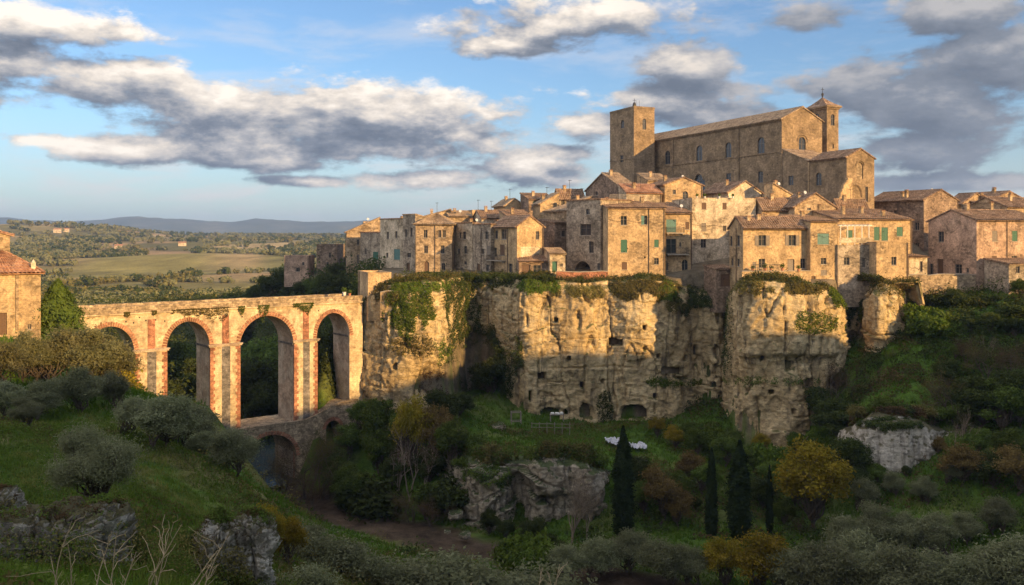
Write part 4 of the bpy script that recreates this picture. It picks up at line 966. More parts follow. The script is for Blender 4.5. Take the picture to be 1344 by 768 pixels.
H('shaded weathered terraced house between two grey neighbours at the cliff bend', 620, 628, 597, 148.5, 34, 371, 300, 'sr', .9, wm='pale', W=6, rm='tile', wins=[('L', 609.5, 309, 4.5, 10, 'p'), ('L', 604, 309, 3, 8, 'p'), ('L', 611, 328, 4.5, 10, 'p'), ('L', 602, 330, 3, 7, 'p'), ('L', 611, 345, 4, 5, 'a'), ('L', 606, 356, 4, 10, 'd', 'grey')], chim=[(.3, .6, .8)])
H('narrow shaded house tucked behind the slim golden gable', 728, 738, 713, 146, 25, 362, 293, 'sf', .6, wm='brown', D=6, W=3, auto=[('F', 1, 2)])
H('little porch building with red door posts under the slim gable', 742, 750, 712, 136.5, 12, 374, 350, 'sf', .5, wm='pink', W=1.6, wins=[], rm='tile2') if False else None
h = H('little cream outbuilding with a green door beside the orange garden wall', 721.5, 742, 718, 136, 10, 366, 333.5, 'sf', .8, wm='pale', D=4, wins=[('F', 728, 350, 6.5, 14, 'd', 'green'), ('F', 737, 348, 3.5, 4, 'p')], rm='tile2')
h = H('low lean-to with a tiled porch roof and open dark front', 681, 722, 679, 136.5, 10, 372, 344, 'sf', 1.1, wm='brown', D=4, wins=[('F', 690, 356, 11, 17, 'd', 'brown'), ('F', 705, 355, 10, 14, 'p')], rm='tile')
# left wing of the town
h = H('three-storey sunlit house with an arched door and hipped tile roof', 545.5, 593, 541, 150, -4, 366, 294, 'hip', 1.7, wm='ochre', D=9, rm='tile2', wins=[('F', 558.5, 307, 5.2, 10.5, 'p'), ('F', 577, 307, 4, 10, 'p'), ('F', 583, 307, 4, 10, 'p'), ('F', 559, 327.4, 5.2, 10, 'p'), ('F', 581, 327.4, 5, 10.5, 'p'),
      ('F', 560, 352.5, 6.4, 19, 'ad', 'brown'), ('F', 582, 350, 4.6, 10, 'a')])
h.pipe('F', h.uF(571))
H('tall narrow shaded house left of the hipped three-storey house', 545, 552, 529, 155, 38, 364, 291, 'sr', 1.2, wm='grey', W=5, rm='tile2', wins=[('L', 540, 305, 3, 12, 'p'), ('L', 533, 306, 3, 10, 'p'), ('L', 537, 335, 5, 6, 'p'), ('L', 536, 350, 4, 10, 'd', 'brown')])
H('shaded row house with a green double window in the left wing', 529, 538, 499, 163, 40, 362, 297.5, 'sr', 1.4, wm='pale', W=6, rm='tile', wins=[('L', 520, 308, 3, 9, 'p'), ('L', 509, 309, 3, 9, 'p'), ('L', 521, 334, 8, 14, 'c', 'teal'), ('L', 508, 335, 3, 6, 'p'), ('L', 515, 355, 4, 8, 'p')], chim=[(.4, .5, .9), (.6, .2, .6)])
H('low shaded house with a dark green window in the left wing', 499, 508, 473, 172, 40, 359, 311, 'sr', .8, wm='grey', W=6, rm='tile3', wins=[('L', 493, 336, 7, 11, 'c', 'green'), ('L', 480, 330, 2.5, 8, 'p'), ('L', 487, 350, 4, 6, 'p')])
h = H('house with a long sunlit sloping roofline near the left end of town', 455, 499, 442, 181, 12, 358, 305, 'sl', 3.0, wm='ochre', D=8, rm='tile2', wins=[('F', 470, 318, 3, 7, 'p'), ('F', 470, 340, 3.4, 12, 'd', 'grey'), ('F', 486, 310, 3, 7, 'p'), ('L', 447, 322, 3, 6, 'p'), ('L', 448, 342, 3, 6, 'p')])
H('stone block with a rounded top standing over the left wing roofs', 477, 497, 470, 188, 10, 330, 291, 'flat', 0, wm='gold', D=5, wins=[])
H('plain brown house at the left end before the last cottage', 415.5, 444, 412, 196, 0, 356, 321, 'flat', 0, wm='brown', D=8, wins=[('F', 433, 335, 3, 7, 'p'), ('F', 430, 346, 3, 4, 'p'), ('L', 420, 333, 2, 5, 'p')])
H('last pinkish cottage standing alone at the left tip of town', 373, 405, 370, 196, 0, 362, 336, 'flat', 0, wm='pink', D=6, rm='tile', wins=[('F', 391, 354, 5, 5, 'p'), ('F', 398, 346, 3, 4, 'p')])
h = H('little golden hut with a dark doorway at the town end of the bridge', 483, 513.5, 458, 123.8, 20, 394, 358.5, 'flat', 0, wm='gold', wins=[('L', 468.5, 377, 7, 18, 'd', 'brown'), ('F', 492, 378, 3.5, 7, 'p'), ('F', 505, 372, 3, 6, 'p')], found=3)
# upper rows: roofs stepping up to the church
UP = [(814.6, 836, 768.5, 156, 22, 300, 246, 'gl', 2.9, 'brown', 'tile2', 'gabled barn-like house right below the church tower', [('L', 783, 254, 3, 5, 'p')]),
      (620, 646, 607, 172, 18, 310, 276, 'flat', 0, 'gold', 'tile', 'sunlit flat wall house highest above the left wing', []),
      (663, 688, 648, 172, 20, 310, 270, 'gf', 1.3, 'gold', 'tile2', 'sunlit gable with pale coping in the upper left rows', []),
      (709, 734, 700, 158, 18, 320, 268, 'sl', 2.0, 'gold', 'tile2', 'bright slanting wall house in the middle of the upper rows', []),
      (694, 728, 683, 168, 16, 310, 262, 'sf', 1.4, 'brown', 'tile', 'dark-roofed house above the bright slanting wall', []),
      (733, 767, 727, 164, 16, 310, 260, 'gl', 1.6, 'grey', 'tile', 'long dark tiled house left of the barn-like house', []),
      (754, 779, 745, 154, 20, 320, 268, 'sl', 1.4, 'ochre', 'tile2', 'small stepped house behind the arched passage house', []),
      (872.5, 922, 838, 151, 16, 330, 243, 'gf', 1.3, 'gold', 'tile', 'round-topped golden house with a dark arch under the church portal', [('F', 899.5, 257, 7, 12, 'a'), ('F', 885, 252, 4, 6, 'p')]),
      (822, 868, 812, 149, 16, 330, 253, 'sf', 1.6, 'pale', 'tile3', 'cream house with a roof terrace between barn and golden house', [('F', 842, 262, 5, 6, 'p')]),
      (850, 880, 836, 160, 20, 330, 237, 'sf', 1.5, 'gold', 'tile2', 'tiny orange-roofed house under the first church windows', []),
      (956, 1000, 918, 149, 24, 330, 252.5, 'gf', 1.9, 'pale', 'tile', 'white-streaked gable house behind the planted roof terrace', [('F', 966, 250, 3, 4, 'p')]),
      (1014, 1040, 1003, 147, 20, 330, 256, 'sr', 1.9, 'gold', 'tile2', 'bright triangular wall house in front of the church chapel', []),
      (1000, 1062, 985, 141, 14, 330, 275, 'gl', 1.8, 'ochre', 'tile', 'broad dark roof house behind the railed terrace house', []),
      (1043, 1097, 1017, 140, 16, 330, 272, 'gf', 2.2, 'ochre', 'tile', 'wide low gable with a lean-to awning below the transept', [('F', 1062, 272, 5, 8, 'p'), ('F', 1080, 271, 8, 6, 'p')]),
      (1100, 1140, 1090, 145, 14, 330, 275, 'gl', 1.6, 'ochre', 'tile', 'roof-terrace house below the sunlit transept gable', []),
      (1140, 1165, 1132, 158, 20, 330, 268, 'sf', 1.2, 'brown', 'tile', 'dark little house between transept and long-roofed house', []),
      (590, 620, 578, 162, 10, 330, 285, 'sf', 1.3, 'ochre', 'tile2', 'tiled house just behind the hipped three-storey house', []),
      (556, 592, 545, 166, 6, 330, 285, 'sl', 1.4, 'ochre', 'tile2', 'sloping-roof house showing above the hipped roof', []),
      (632, 668, 620, 158, 12, 330, 287, 'gl', 1.5, 'pale', 'tile', 'tiled house above the shaded grey terraces', []),
      (668, 700, 655, 152, 16, 330, 286, 'sf', 1.5, 'ochre', 'tile', 'house rising just behind the slim golden gable', [])]
for (C, R, L, Y, a, b, e, k, hh, wm, rm, lb, wn) in UP:
    h = H(lb, C, R, L, Y, a, b, e, k, hh, wm=wm, rm=rm, wins=wn, auto=None if wn else [('F', 2, 3), ('L', 1, 3)], chim=[(.3, .4, .9)] if k != 'flat' else [])
    if random.Random(lb).random() < .55: h.antenna(h.W * .5, h.D * .4, 2.2)

# left farmhouse by the near end of the bridge
h = House('farmhouse', 'golden stone farmhouse with a tiled hip roof at the left edge', 'house', -70, 53.5, -80, 80, 31, 452, 359.5, 'hip', 2.3, 'gold', 'tile3', [
    ('F', 4, 425, 10, 29, 'd', 'brown'), ('F', 38.6, 429, 5, 7, 'p'), ('F', -40, 400, 10, 16, 'c', 'brown')], D=10, ov=.3, found=3)
mb = MB(); u = h.uF(22.6); mb.box(u - .12, u + .12, -.12, -.003, 1, h.H - .2); mb.build('pilaster', M['ochre'], h.root)
mb = MB(); u = h.uF(44); mb.box(u - .2, u + .2, .1, .5, h.H - .1, h.H + .9); mb.tube([(u, .3, h.H + .9), (u, .3, h.H + 1.2)], [.2, .04], 8); mb.build('chimney', M['pale'], h.root)
wq = block(h.root, 6.0, 6, 2.6, .9, 'gf', M['gold'], M['tile3'], loc=(h.uF(14) - 6.0, 3.0, h.H + .9), found=.6, wall='attic_wall', roofn='attic_roof')

# ------------------------------------------------------------------ free-standing walls, terraces, pergola
def wall_thing(label, px0, py0, Y0, px1, py1, Y1, zbot_py, mat, th=.5, name='garden_wall', hts=None, ragged=.12, seed=0):
    p0 = Vector(PT(px0, py0, Y0)); p1 = Vector(PT(px1, py1, Y1)); d = p1 - p0; L = math.hypot(d.x, d.y); ang = math.atan2(d.y, d.x)
    zb = (HY - zbot_py) / F * Y0; root = empty(name, (p0.x, p0.y, zb), ang, label, 'wall')
    mb = MB(); n = max(4, int(L / .8)); rng = random.Random(label); z0 = p0.z - zb; z1 = p1.z - zb
    tp = [z0 + (z1 - z0) * i / n + rng.uniform(-ragged, ragged) for i in range(n + 1)]
    for i in range(n):
        a, b = L * i / n, L * (i + 1) / n
        for y in (0, th):
            q = [(a, y, -2), (b, y, -2), (b, y, tp[i + 1]), (a, y, tp[i])]; mb.face(q if y == 0 else q[::-1])
    mb.face([(0, 0, -2), (0, 0, tp[0]), (0, th, tp[0]), (0, th, -2)]); mb.face([(L, 0, -2), (L, th, -2), (L, th, tp[-1]), (L, 0, tp[-1])])
    mb.build('wall', M[mat], root); c = MB()
    for i in range(n):
        a, b = L * i / n + .01, L * (i + 1) / n - .01
        c.obox((a, -.05, tp[i] + .002), (b - a, 0, tp[i + 1] - tp[i]), (0, th + .1, 0), (0, 0, .09))
    c.build('coping', M['concrete'], root); return root, L
wall_thing('orange brick garden wall on the cliff edge in front of the arched passage', 730.5, 357, 134, 798, 357, 134.6, 371, 'brick')
wall_thing('sunlit garden wall on the cliff edge before the big brown house', 1192, 361.5, 130, 1281, 361, 130.8, 382, 'rough')
wall_thing('retaining wall carrying the railed terrace above the bastion', 974, 356.5, 124.6, 1064, 356, 126, 379, 'gold', ragged=.03)
wall_thing('low terrace wall with ivy right of the golden hut', 499, 383, 121.8, 534, 380, 121.8, 398, 'gold')
wall_thing('higher sunlit terrace wall between the golden hut and town', 521, 363.5, 128, 546, 363, 129, 382, 'gold')
wall_thing('rough stone retaining wall below the shaded terraced houses', 546, 364, 133, 600, 365, 139, 374, 'grey')
wall_thing('long low stone wall running along the right-hand rim', 1280, 372, 138, 1420, 378, 142, 388, 'rough')
def rail_thing(label, px0, Y0, px1, Y1, py, hgt_=1.0, sp=.3, mat='iron', name='railing'):
    p0 = Vector(PT(px0, py, Y0)); p1 = Vector(PT(px1, py, Y1)); d = p1 - p0; L = math.hypot(d.x, d.y)
    root = empty(name, p0, math.atan2(d.y, d.x), label, 'railing'); mb = MB(); z = 0
    mb.box(0, L, -.03, .03, hgt_ - .06, hgt_); mb.box(0, L, -.02, .02, hgt_ * .5, hgt_ * .5 + .03); mb.build('handrail', M[mat], root)
    mb = MB(); n = int(L / sp)
    for i in range(n + 1): x = (L - .04) * i / n; mb.box(x, x + .035, -.015, .015, z, hgt_ - .062)
    mb.build('balusters', M[mat], root)
rail_thing('iron railing along the terrace over the bastion', 986, 124.9, 1024, 125.4, 355.8, .95)
rail_thing('roof terrace railing on the tall golden house top', 800, 143, 850, 143.4, 262, .8, .25, 'concrete')
def pergola():
    root = empty('pergola', PT(1103, 320, 129.5), math.radians(10), 'white timber pergola with posts on the terrace before green shutters', 'pergola')
    for i in range(5): mb = MB(); mb.box(i * 1.15, i * 1.15 + .09, 0, .09, -.6, 2.6 - .0); mb.build('post', M['white'], root)
    mb = MB(); mb.box(-.3, 5.1, -.02, .08, 2.602, 2.74)
    for i in range(8): mb.box(i * .66 - .1, i * .66 - .02, -.4, 3.4, 2.745, 2.84)
    mb.build('beam', M['white'], root)
    mb = MB(); mb.box(-.3, 5.1, -.1, -.05, .1, .9); mb.build('parapet_panel', M['pale'], root)
pergola()
# terrace deck block below the pergola
h = H('shaded recessed lower block under the pergola terrace', 1099.5, 1147, 1097, 129, 10, 381, 322, 'flat', 0, wm='grey', D=6, wins=[('F', 1111.4, 343, 7.2, 10, 'p'), ('F', 1134, 345, 4, 12, 'p')])
h = H('dark-mouthed cistern block hanging in the cleft left of the bastion', 942, 966, 937, 131.5, 16, 378, 356, 'sf', .3, wm='grey', D=4, wins=[('F', 954, 367, 18, 15, 'd', 'brown')], rm='tile') if False else None
h = H('brown outbuilding over the cleft left of the railed terrace', 940, 966, 936, 131, 14, 384, 354, 'sf', .4, wm='brown', D=4, rm='tile', wins=[('F', 954, 368, 16, 16, 'd', 'brown')], found=3)
def pot(label, px, py, Y, sc_=1.0, kind=0):
    root = empty('potted_plant', PT(px, py, Y), 0, label, 'potted plant'); mb = MB()
    mb.tube([(0, 0, 0), (0, 0, .3 * sc_), (0, 0, .42 * sc_)], [.14 * sc_, .2 * sc_, .24 * sc_], 10); mb.build('pot', M['terracotta'] if kind == 0 else M['white'], root)
    rs = np.random.RandomState(int(px)); n = 160; d = rs.normal(size=(n, 3)); d /= np.linalg.norm(d, axis=1)[:, None]
    c = d * rs.uniform(.3, 1, (n, 1)) * .34 * sc_ + [0, 0, .68 * sc_]; V, Q = leafquads(c, d, .09 * sc_, rs); np_mesh('foliage', V, Q, M['leafg'], root)
def leafquads(c, nrm, size, rs, asp=.55, jit=.7):
    n = len(c); nn = nrm + rs.normal(size=(n, 3)) * jit; nn /= np.linalg.norm(nn, axis=1)[:, None] + 1e-9
    a = np.cross(nn, rs.normal(size=(n, 3))); a /= np.linalg.norm(a, axis=1)[:, None] + 1e-9; b = np.cross(nn, a)
    s = (np.asarray(size) * rs.uniform(.7, 1.3, n))[:, None]; a = a * s; b = b * s * asp
    V = np.stack([c - a, c - b * .9 + a * .1, c + a, c + b * .9 + a * .1], 1).reshape(-1, 3)
    return V, np.arange(4 * n).reshape(n, 4)
for i, (px, lb) in enumerate([(988, 'terracotta pot with a bush at the left end of the terrace railing'), (1004, 'terracotta pot behind the middle of the terrace railing'), (1012, 'small potted bush behind the railing beside the middle pot'), (1027, 'potted bush just past the right end of the terrace railing'), (1048, 'potted shrub against the house wall right of the grey door')]):
    pot(lb, px, 356.2, 125.6 + .02 * i, .9 + .25 * (i % 2))
for i, (px, lb) in enumerate([(915, 'white planter at the left end of the flat roof'), (925, 'white planter second from left on the flat roof'), (944, 'white planter mid-way along the flat roof edge'), (962, 'white planter near the right end of the flat roof')]):
    pot(lb, px, 260.5, 140.9, .8, 1)
pot('large white pot with a bush at the town end of the bridge parapet', 452, 388, 123.6, 1.2, 1)
pot('small pot beside the larger one at the town end of the bridge', 459, 388.5, 123.4, .9, 0)

# ------------------------------------------------------------------ bridges
BA = Vector(((105 - CX) / F * 102, 102, 0)); BB = Vector(((470 - CX) / F * 124.2, 124.2, 0)); BD = (BB - BA).normalized(); BN = Vector((BD.y, -BD.x, 0)); BANG = math.atan2(BD.y, BD.x)
def bs(px, off=0.0):
    o = BA + BN * off; k = (px - CX) / F; return (k * o.y - o.x) / (BD.x - k * BD.y)
def bz(px, py, off=0.0): s = bs(px, off); Yv = (BA + BN * off + BD * s).y; return (HY - py) / F * Yv
def arch_wall(mb, s0, s1, ztop, spans, zbase, y0, y1, mi_face=0, mi_sof=0, n=18):
    """spans: (sa, sb, z_spring, z_crown) openings; wall from s0 to s1"""
    cur = s0; segs = []
    for sa, sb, zs, zc in spans:
        segs.append((cur, sa, None)); segs.append((sa, sb, (zs, zc))); cur = sb
    segs.append((cur, s1, None))
    for a, b, ar in segs:
        if b - a < 1e-3: continue
        if ar is None:
            k = max(1, int((b - a) / 1.5)); xs = [a + (b - a) * i / k for i in range(k + 1)]; prof = [(x, zbase) for x in xs]
        else:
            zs, zc = ar; r = (b - a) / 2; c = (a + b) / 2
            prof = [(c - r * math.cos(math.pi * i / n), zs + (zc - zs) * math.sin(math.pi * i / n)) for i in range(n + 1)]
            for (x, zz, sgn) in ((a, zs, 1), (b, zs, -1)):
                q = [(x, y0, zbase), (x, y1, zbase), (x, y1, zz), (x, y0, zz)]; mb.face(q if sgn > 0 else q[::-1], mi_sof)
        for (xa, za), (xb, zb_) in zip(prof[:-1], prof[1:]):
            mb.face([(xa, y0, za), (xb, y0, zb_), (xb, y0, ztop(xb)), (xa, y0, ztop(xa))], mi_face)
            mb.face([(xb, y1, zb_), (xa, y1, za), (xa, y1, ztop(xa)), (xb, y1, ztop(xb))], mi_face)
            mb.face([(xa, y0, ztop(xa)), (xb, y0, ztop(xb)), (xb, y1, ztop(xb)), (xa, y1, ztop(xa))], mi_face)
            if ar: mb.face([(xa, y1, za), (xb, y1, zb_), (xb, y0, zb_), (xa, y0, za)], mi_sof)
def aqueduct():
    root = empty('aqueduct_bridge', BA, BANG, 'tall sunlit stone bridge of four brick-ringed arches spanning the gorge', 'bridge')
    WD = 5.0
    sp = []
    for (pa, pb, ps, pc) in ((112, 176, 464, 428.6), (218.7, 275, 456.7, 422), (314.5, 385, 453.7, 414.7), (415.7, 458.7, 442, 410.8)):
        sp.append((bs(pa), bs(pb), bz((pa + pb) / 2, ps), bz((pa + pb) / 2, pc)))
    s1 = bs(476); top = -9.25
    mb = MB(); arch_wall(mb, bs(88), s1, lambda s: top, sp, -36, 0, WD, 0, 1); mb.build('arcade_wall', [M['bridge'], M['jamb']], root)
    # parapets with a slightly uneven top, roadway between
    for y0, y1 in ((-.12, .3), (WD - .3, WD + .12)):
        m2 = MB(); n = 60; rng = random.Random(3); a = bs(88)
        zt = [-8.42 + rng.uniform(-.05, .05) for _ in range(n + 1)]
        for i in range(n):
            xa, xb = a + (s1 - a) * i / n, a + (s1 - a) * (i + 1) / n
            m2.face([(xa, y0, top + .001), (xb, y0, top + .001), (xb, y0, zt[i + 1]), (xa, y0, zt[i])]); m2.face([(xb, y1, top), (xa, y1, top), (xa, y1, zt[i]), (xb, y1, zt[i + 1])])
            m2.face([(xa, y0, zt[i]), (xb, y0, zt[i + 1]), (xb, y1, zt[i + 1]), (xa, y1, zt[i])]); m2.face([(xa, y1, top - .0), (xb, y1, top - .0), (xb, y0, top + .001), (xa, y0, top + .001)])
        m2.build('parapet', M['rough'], root)
    m2 = MB(); m2.box(bs(88), s1, -.26, -.003, top - .16, top - .002); m2.box(bs(88), s1, .31, WD - .31, top + .004, top + .05); m2.build('string_course', M['bridge'], root)
    # brick arch rings
    for (sa, sb, zs, zc) in sp:
        r = (sb - sa) / 2; c = (sa + sb) / 2; hh = zc - zs; m3 = MB(); n = 34
        for i in range(n):
            t0, t1 = math.pi * i / n + .012, math.pi * (i + 1) / n - .012
            for yy in (-.07, ):
                q = []
                for rr in (0.0, .52 + (.05 if i % 2 else 0)):
                    for t in (t0, t1): q.append((c - (r + rr) * math.cos(t), zs + (hh + rr) * math.sin(t)))
                a_, b_, c_, d_ = q[0], q[1], q[3], q[2]
                m3.face([(a_[0], yy, a_[1]), (b_[0], yy, b_[1]), (c_[0], yy, c_[1]), (d_[0], yy, d_[1])])
                for u, v in ((a_, b_), (b_, c_), (c_, d_), (d_, a_)): m3.face([(u[0], yy, u[1]), (u[0], -.002, u[1]), (v[0], -.002, v[1]), (v[0], yy, v[1])])
        m3.build('arch_ring', M['brick'], root)
    # piers: brick quoins, grey centre strip, impost moulding, upper pilaster
    edges = [(sp[0][1], sp[1][0], sp[0][2]), (sp[1][1], sp[2][0], sp[1][2]), (sp[2][1], sp[3][0], (sp[2][2] + sp[3][2]) / 2)]
    for k, (a, b, zs) in enumerate(edges):
        w = b - a; m4 = MB(); zl = -36
        m4.box(a + .05, b - .05, -.26, -.003, zl, zs - .12); pier = m4.build('pier', M['bridge'], root)
        m5 = MB(); z = zl; i = 0
        while z < zs - .5:
            l = .62 if i % 2 else .42
            m5.box(a - .005, a + l, -.30, -.262, z, z + .40); m5.box(b - l, b + .005, -.30, -.262, z, z + .40)
            m5.box(a - .004, a + .046, -.262, .001, z, z + .40); m5.box(b - .046, b + .004, -.262, .001, z, z + .40)
            z += .42; i += 1
        m5.build('brick_quoins', M['brick'], pier)
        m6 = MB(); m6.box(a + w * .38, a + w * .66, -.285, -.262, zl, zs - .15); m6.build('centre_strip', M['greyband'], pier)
        m7 = MB(); m7.box(a - .18, b + .18, -.42, -.003, zs - .13, zs + .06); m7.box(a - .28, b + .28, -.5, -.003, zs + .062, zs + .2); m7.build('impost', M['jamb'], pier)
        m8 = MB(); c = (a + b) / 2 + .1; m8.box(c - .42, c + .42, -.10, -.003, zs + .21, top - .9); m8.box(c - .30, c + .30, -.13, -.102, zs + .3, top - 1.05); m8.build('pilaster', M['brick'], root)
    # side imposts inside the arches
    for (sa, sb, zs, zc) in sp:
        m9 = MB(); m9.box(sb - .12, sb - .003, .02, WD - .02, zs - .25, zs); m9.box(sa + .003, sa + .12, .02, WD - .02, zs - .25, zs)
        m9.build('spring_moulding', M['greyband'], root)
    rng = random.Random(5); mh = MB()
    for i in range(16): s = rng.uniform(bs(120), bs(455)); z = rng.choice([top - .7, top - 1.1, top - 1.3]); mh.box(s, s + .16, -.006, -.001, z, z + .18)
    mh.build('putlog_holes', M['void'], root)
    return sp
SP = aqueduct()
def low_bridge():
    root = empty('footbridge', BA, BANG, 'old low stone bridge with one round arch at the foot of the tall piers', 'bridge')
    o = .9; a0, a1 = bs(255, o), bs(470, o)
    sp = [(bs(320, o), bs(389, o), bz(355, 604, o), bz(355, 571, o)), (bs(428, o), bs(446, o), bz(437, 562, o), bz(437, 552, o))]
    def top(s): return -25.1 + .0 * s + 1.9 * float(sstep(s, bs(395, o), bs(455, o)))
    mb = MB(); arch_wall(mb, a0, a1, top, sp, -36, -o, 6.2, 0, 0, 20); mb.build('arcade_wall', M['rough'], root)
    for (sa, sb, zs, zc) in sp:
        r = (sb - sa) / 2; c = (sa + sb) / 2; hh = zc - zs; m3 = MB(); n = 30
        for i in range(n):
            t0, t1 = math.pi * i / n + .012, math.pi * (i + 1) / n - .012; q = []
            for rr in (0.0, .48 + (.06 if i % 2 else 0)):
                for t in (t0, t1): q.append((c - (r + rr) * math.cos(t), zs + (hh + rr) * math.sin(t)))
            a_, b_, c_, d_ = q[0], q[1], q[3], q[2]; yy = -o - .07
            m3.face([(p[0], yy, p[1]) for p in (a_, b_, c_, d_)])
            for u, v in ((a_, b_), (b_, c_), (c_, d_), (d_, a_)): m3.face([(u[0], yy, u[1]), (u[0], -o - .002, u[1]), (v[0], -o - .002, v[1]), (v[0], yy, v[1])])
        m3.build('arch_ring', M['brick'], root)
    m = MB(); n = 26
    for i in range(n):
        xa, xb = a0 + (a1 - a0) * i / n, a0 + (a1 - a0) * (i + 1) / n
        m.obox((xa, -o - .05, top(xa) + .003), (xb - xa - .02, 0, top(xb) - top(xa)), (0, .38, 0), (0, 0, .3))
    m.build('parapet', M['rough'], root)
low_bridge()
# ------------------------------------------------------------------ vegetation prototypes (hidden masters are the first placed copy)
def tube_np(pts, rads, n=5):
    pts = np.asarray(pts, float); d = np.gradient(pts, axis=0); d /= np.linalg.norm(d, axis=1)[:, None] + 1e-9
    ref = np.array([0.31, .95, 0.05]); a = np.cross(d, ref); a /= np.linalg.norm(a, axis=1)[:, None] + 1e-9; b = np.cross(d, a)
    t = np.linspace(0, 2 * np.pi, n, endpoint=False)
    V = pts[:, None] + (a[:, None] * np.cos(t)[None, :, None] + b[:, None] * np.sin(t)[None, :, None]) * np.asarray(rads)[:, None, None]
    k = len(pts); i = np.arange(k - 1)[:, None] * n; j = np.arange(n)[None]; j2 = (j + 1) % n
    Q = np.stack([i + j2, i + j, i + n + j, i + n + j2], -1).reshape(-1, 4); return V.reshape(-1, 3), Q
class Acc:
    def __init__(s): s.V = []; s.Q = []; s.n = 0
    def add(s, V, Q): s.V.append(V); s.Q.append(Q + s.n); s.n += len(V)
    def get(s): return np.concatenate(s.V), np.concatenate(s.Q)
def mesh_data(name, V, Q, mat):
    o = np_mesh(name, V, Q, mat); me = o.data; bpy.data.objects.remove(o); return me
def limb(p0, p1, r0, r1, rs, k=5, wob=.06):
    t = np.linspace(0, 1, k)[:, None]; L = np.linalg.norm(np.subtract(p1, p0))
    P = np.array(p0) * (1 - t) + np.array(p1) * t; P[1:-1] += rs.normal(size=(k - 2, 3)) * wob * L
    P[:, 2] += np.sin(t[:, 0] * np.pi) * L * .05; return P, np.linspace(r0, r1, k)
def proto_tree(seed, H=5.0, rx=2.3, nclump=16, nleaf=6000, leaf=.13, mat='olive', bark='bark', trunk_h=.28, shape='round', clump_r=.42, stems=1, rw=.06, wispy=0.0, asp=.5):
    """a crown made of many leaf-sized faces in uneven clumps, carried by a trunk and limbs"""
    rs = np.random.RandomState(seed); tr = Acc()
    th = H * trunk_h; cz = th + (H - th) * .52; rz = (H - th) * .56
    cl = []
    while len(cl) < nclump:
        d = rs.normal(size=3); d /= np.linalg.norm(d); d[2] = d[2] if d[2] > -.45 else -d[2] * .4
        r = rs.uniform(.45, .85); w = 1.0
        if shape == 'cone': w = 1.15 - .85 * max(0, d[2] * r)
        if shape == 'flame': w = .7
        cl.append((np.array([d[0] * rx * r * w, d[1] * rx * r * w, cz + d[2] * rz * r]), rs.uniform(.65, 1.2) * clump_r * min(rx, rz)))
    cl.append((np.array([0, 0, cz]), clump_r * min(rx, rz)))
    base = [(rs.uniform(-.15, .15) * (stems > 1) * 2, rs.uniform(-.15, .15) * (stems > 1) * 2, 0) for _ in range(stems)]
    r0 = H * rw / math.sqrt(stems); forks = []
    for b in base:
        f = np.array([b[0] * 2.5 + rs.uniform(-.1, .1) * H, b[1] * 2.5 + rs.uniform(-.1, .1) * H, th]); P, R = limb((b[0], b[1], -.6), f, r0, r0 * .7, rs, 6, .04); R[0] = r0 * 1.4; tr.add(*tube_np(P, R, 7)); forks.append(f)
    for c, r in cl:
        f = forks[rs.randint(len(forks))]; P, R = limb(f, c, r0 * .42, r0 * .06, rs, 6, .07); tr.add(*tube_np(P, R, 4))
        for _ in range(3):
            q = c + rs.normal(size=3) * r * .5; P, R = limb(P[3], q, r0 * .14, r0 * .03, rs, 4, .05); tr.add(*tube_np(P, R, 3))
    C, N = [], []
    tot = sum(r * r for _, r in cl)
    for c, r in cl:
        m = int(nleaf * r * r / tot); d = rs.normal(size=(m, 3)); d /= np.linalg.norm(d, axis=1)[:, None]
        lump = 1 + .34 * fbm(d[:, 0] * 2.1 + seed, d[:, 1] * 2.1, d[:, 2] * 2.1, 3, seed)
        rr = (rs.uniform(0, 1, m) ** .4) * (1 + wispy * (rs.uniform(0, 1, m) ** 5) * 1.2)
        p = c + d * (r * rr * lump)[:, None] * np.array([1, 1, .82]); C.append(p); N.append(d)
    C = np.concatenate(C); N = np.concatenate(N); keep = C[:, 2] > .15; C, N = C[keep], N[keep]
    V, Q = leafquads(C, N, leaf, rs, asp, .9)
    zs = H / V[:, 2].max(); V[:, 2] *= zs
    Vt, Qt = tr.get(); Vt[:, 2] = np.where(Vt[:, 2] > 0, Vt[:, 2] * zs, Vt[:, 2])
    return dict(H=H, parts=[('trunk', mesh_data('trunk', Vt, Qt, M[bark])), ('crown', mesh_data('crown', V, Q, M[mat]))])
def proto_bush(seed, H=1.6, rx=1.3, nclump=12, nleaf=3000, leaf=.11, mat='leafg', rough=.35):
    rs = np.random.RandomState(seed); C, N = [], []; tr = Acc()
    for i in range(nclump):
        a = rs.uniform(0, 6.28); q = rs.uniform(0, 1) ** .5; c = np.array([math.cos(a) * rx * q * .7, math.sin(a) * rx * q * .7, H * rs.uniform(.25, .72) * (1.1 - .5 * q)]); r = rs.uniform(.25, .5) * min(rx, H)
        m = nleaf // nclump; d = rs.normal(size=(m, 3)); d /= np.linalg.norm(d, axis=1)[:, None]
        lump = 1 + rough * fbm(d[:, 0] * 2.3 + i, d[:, 1] * 2.3, d[:, 2] * 2.3, 3, seed + i)
        C.append(c + d * (r * rs.uniform(0, 1, m) ** .4 * lump)[:, None]); N.append(d)
        P, R = limb((0, 0, -.3), c, .045, .012, rs, 5, .08); tr.add(*tube_np(P, R, 4))
    C = np.concatenate(C); N = np.concatenate(N); k = C[:, 2] > -.1; V, Q = leafquads(C[k], N[k], leaf, rs, .5, .9); V[:, 2] *= H / V[:, 2].max()
    Vt, Qt = tr.get(); return dict(H=H, parts=[('stem', mesh_data('stem', Vt, Qt, M['bark'])), ('foliage', mesh_data('foliage', V, Q, M[mat]))])
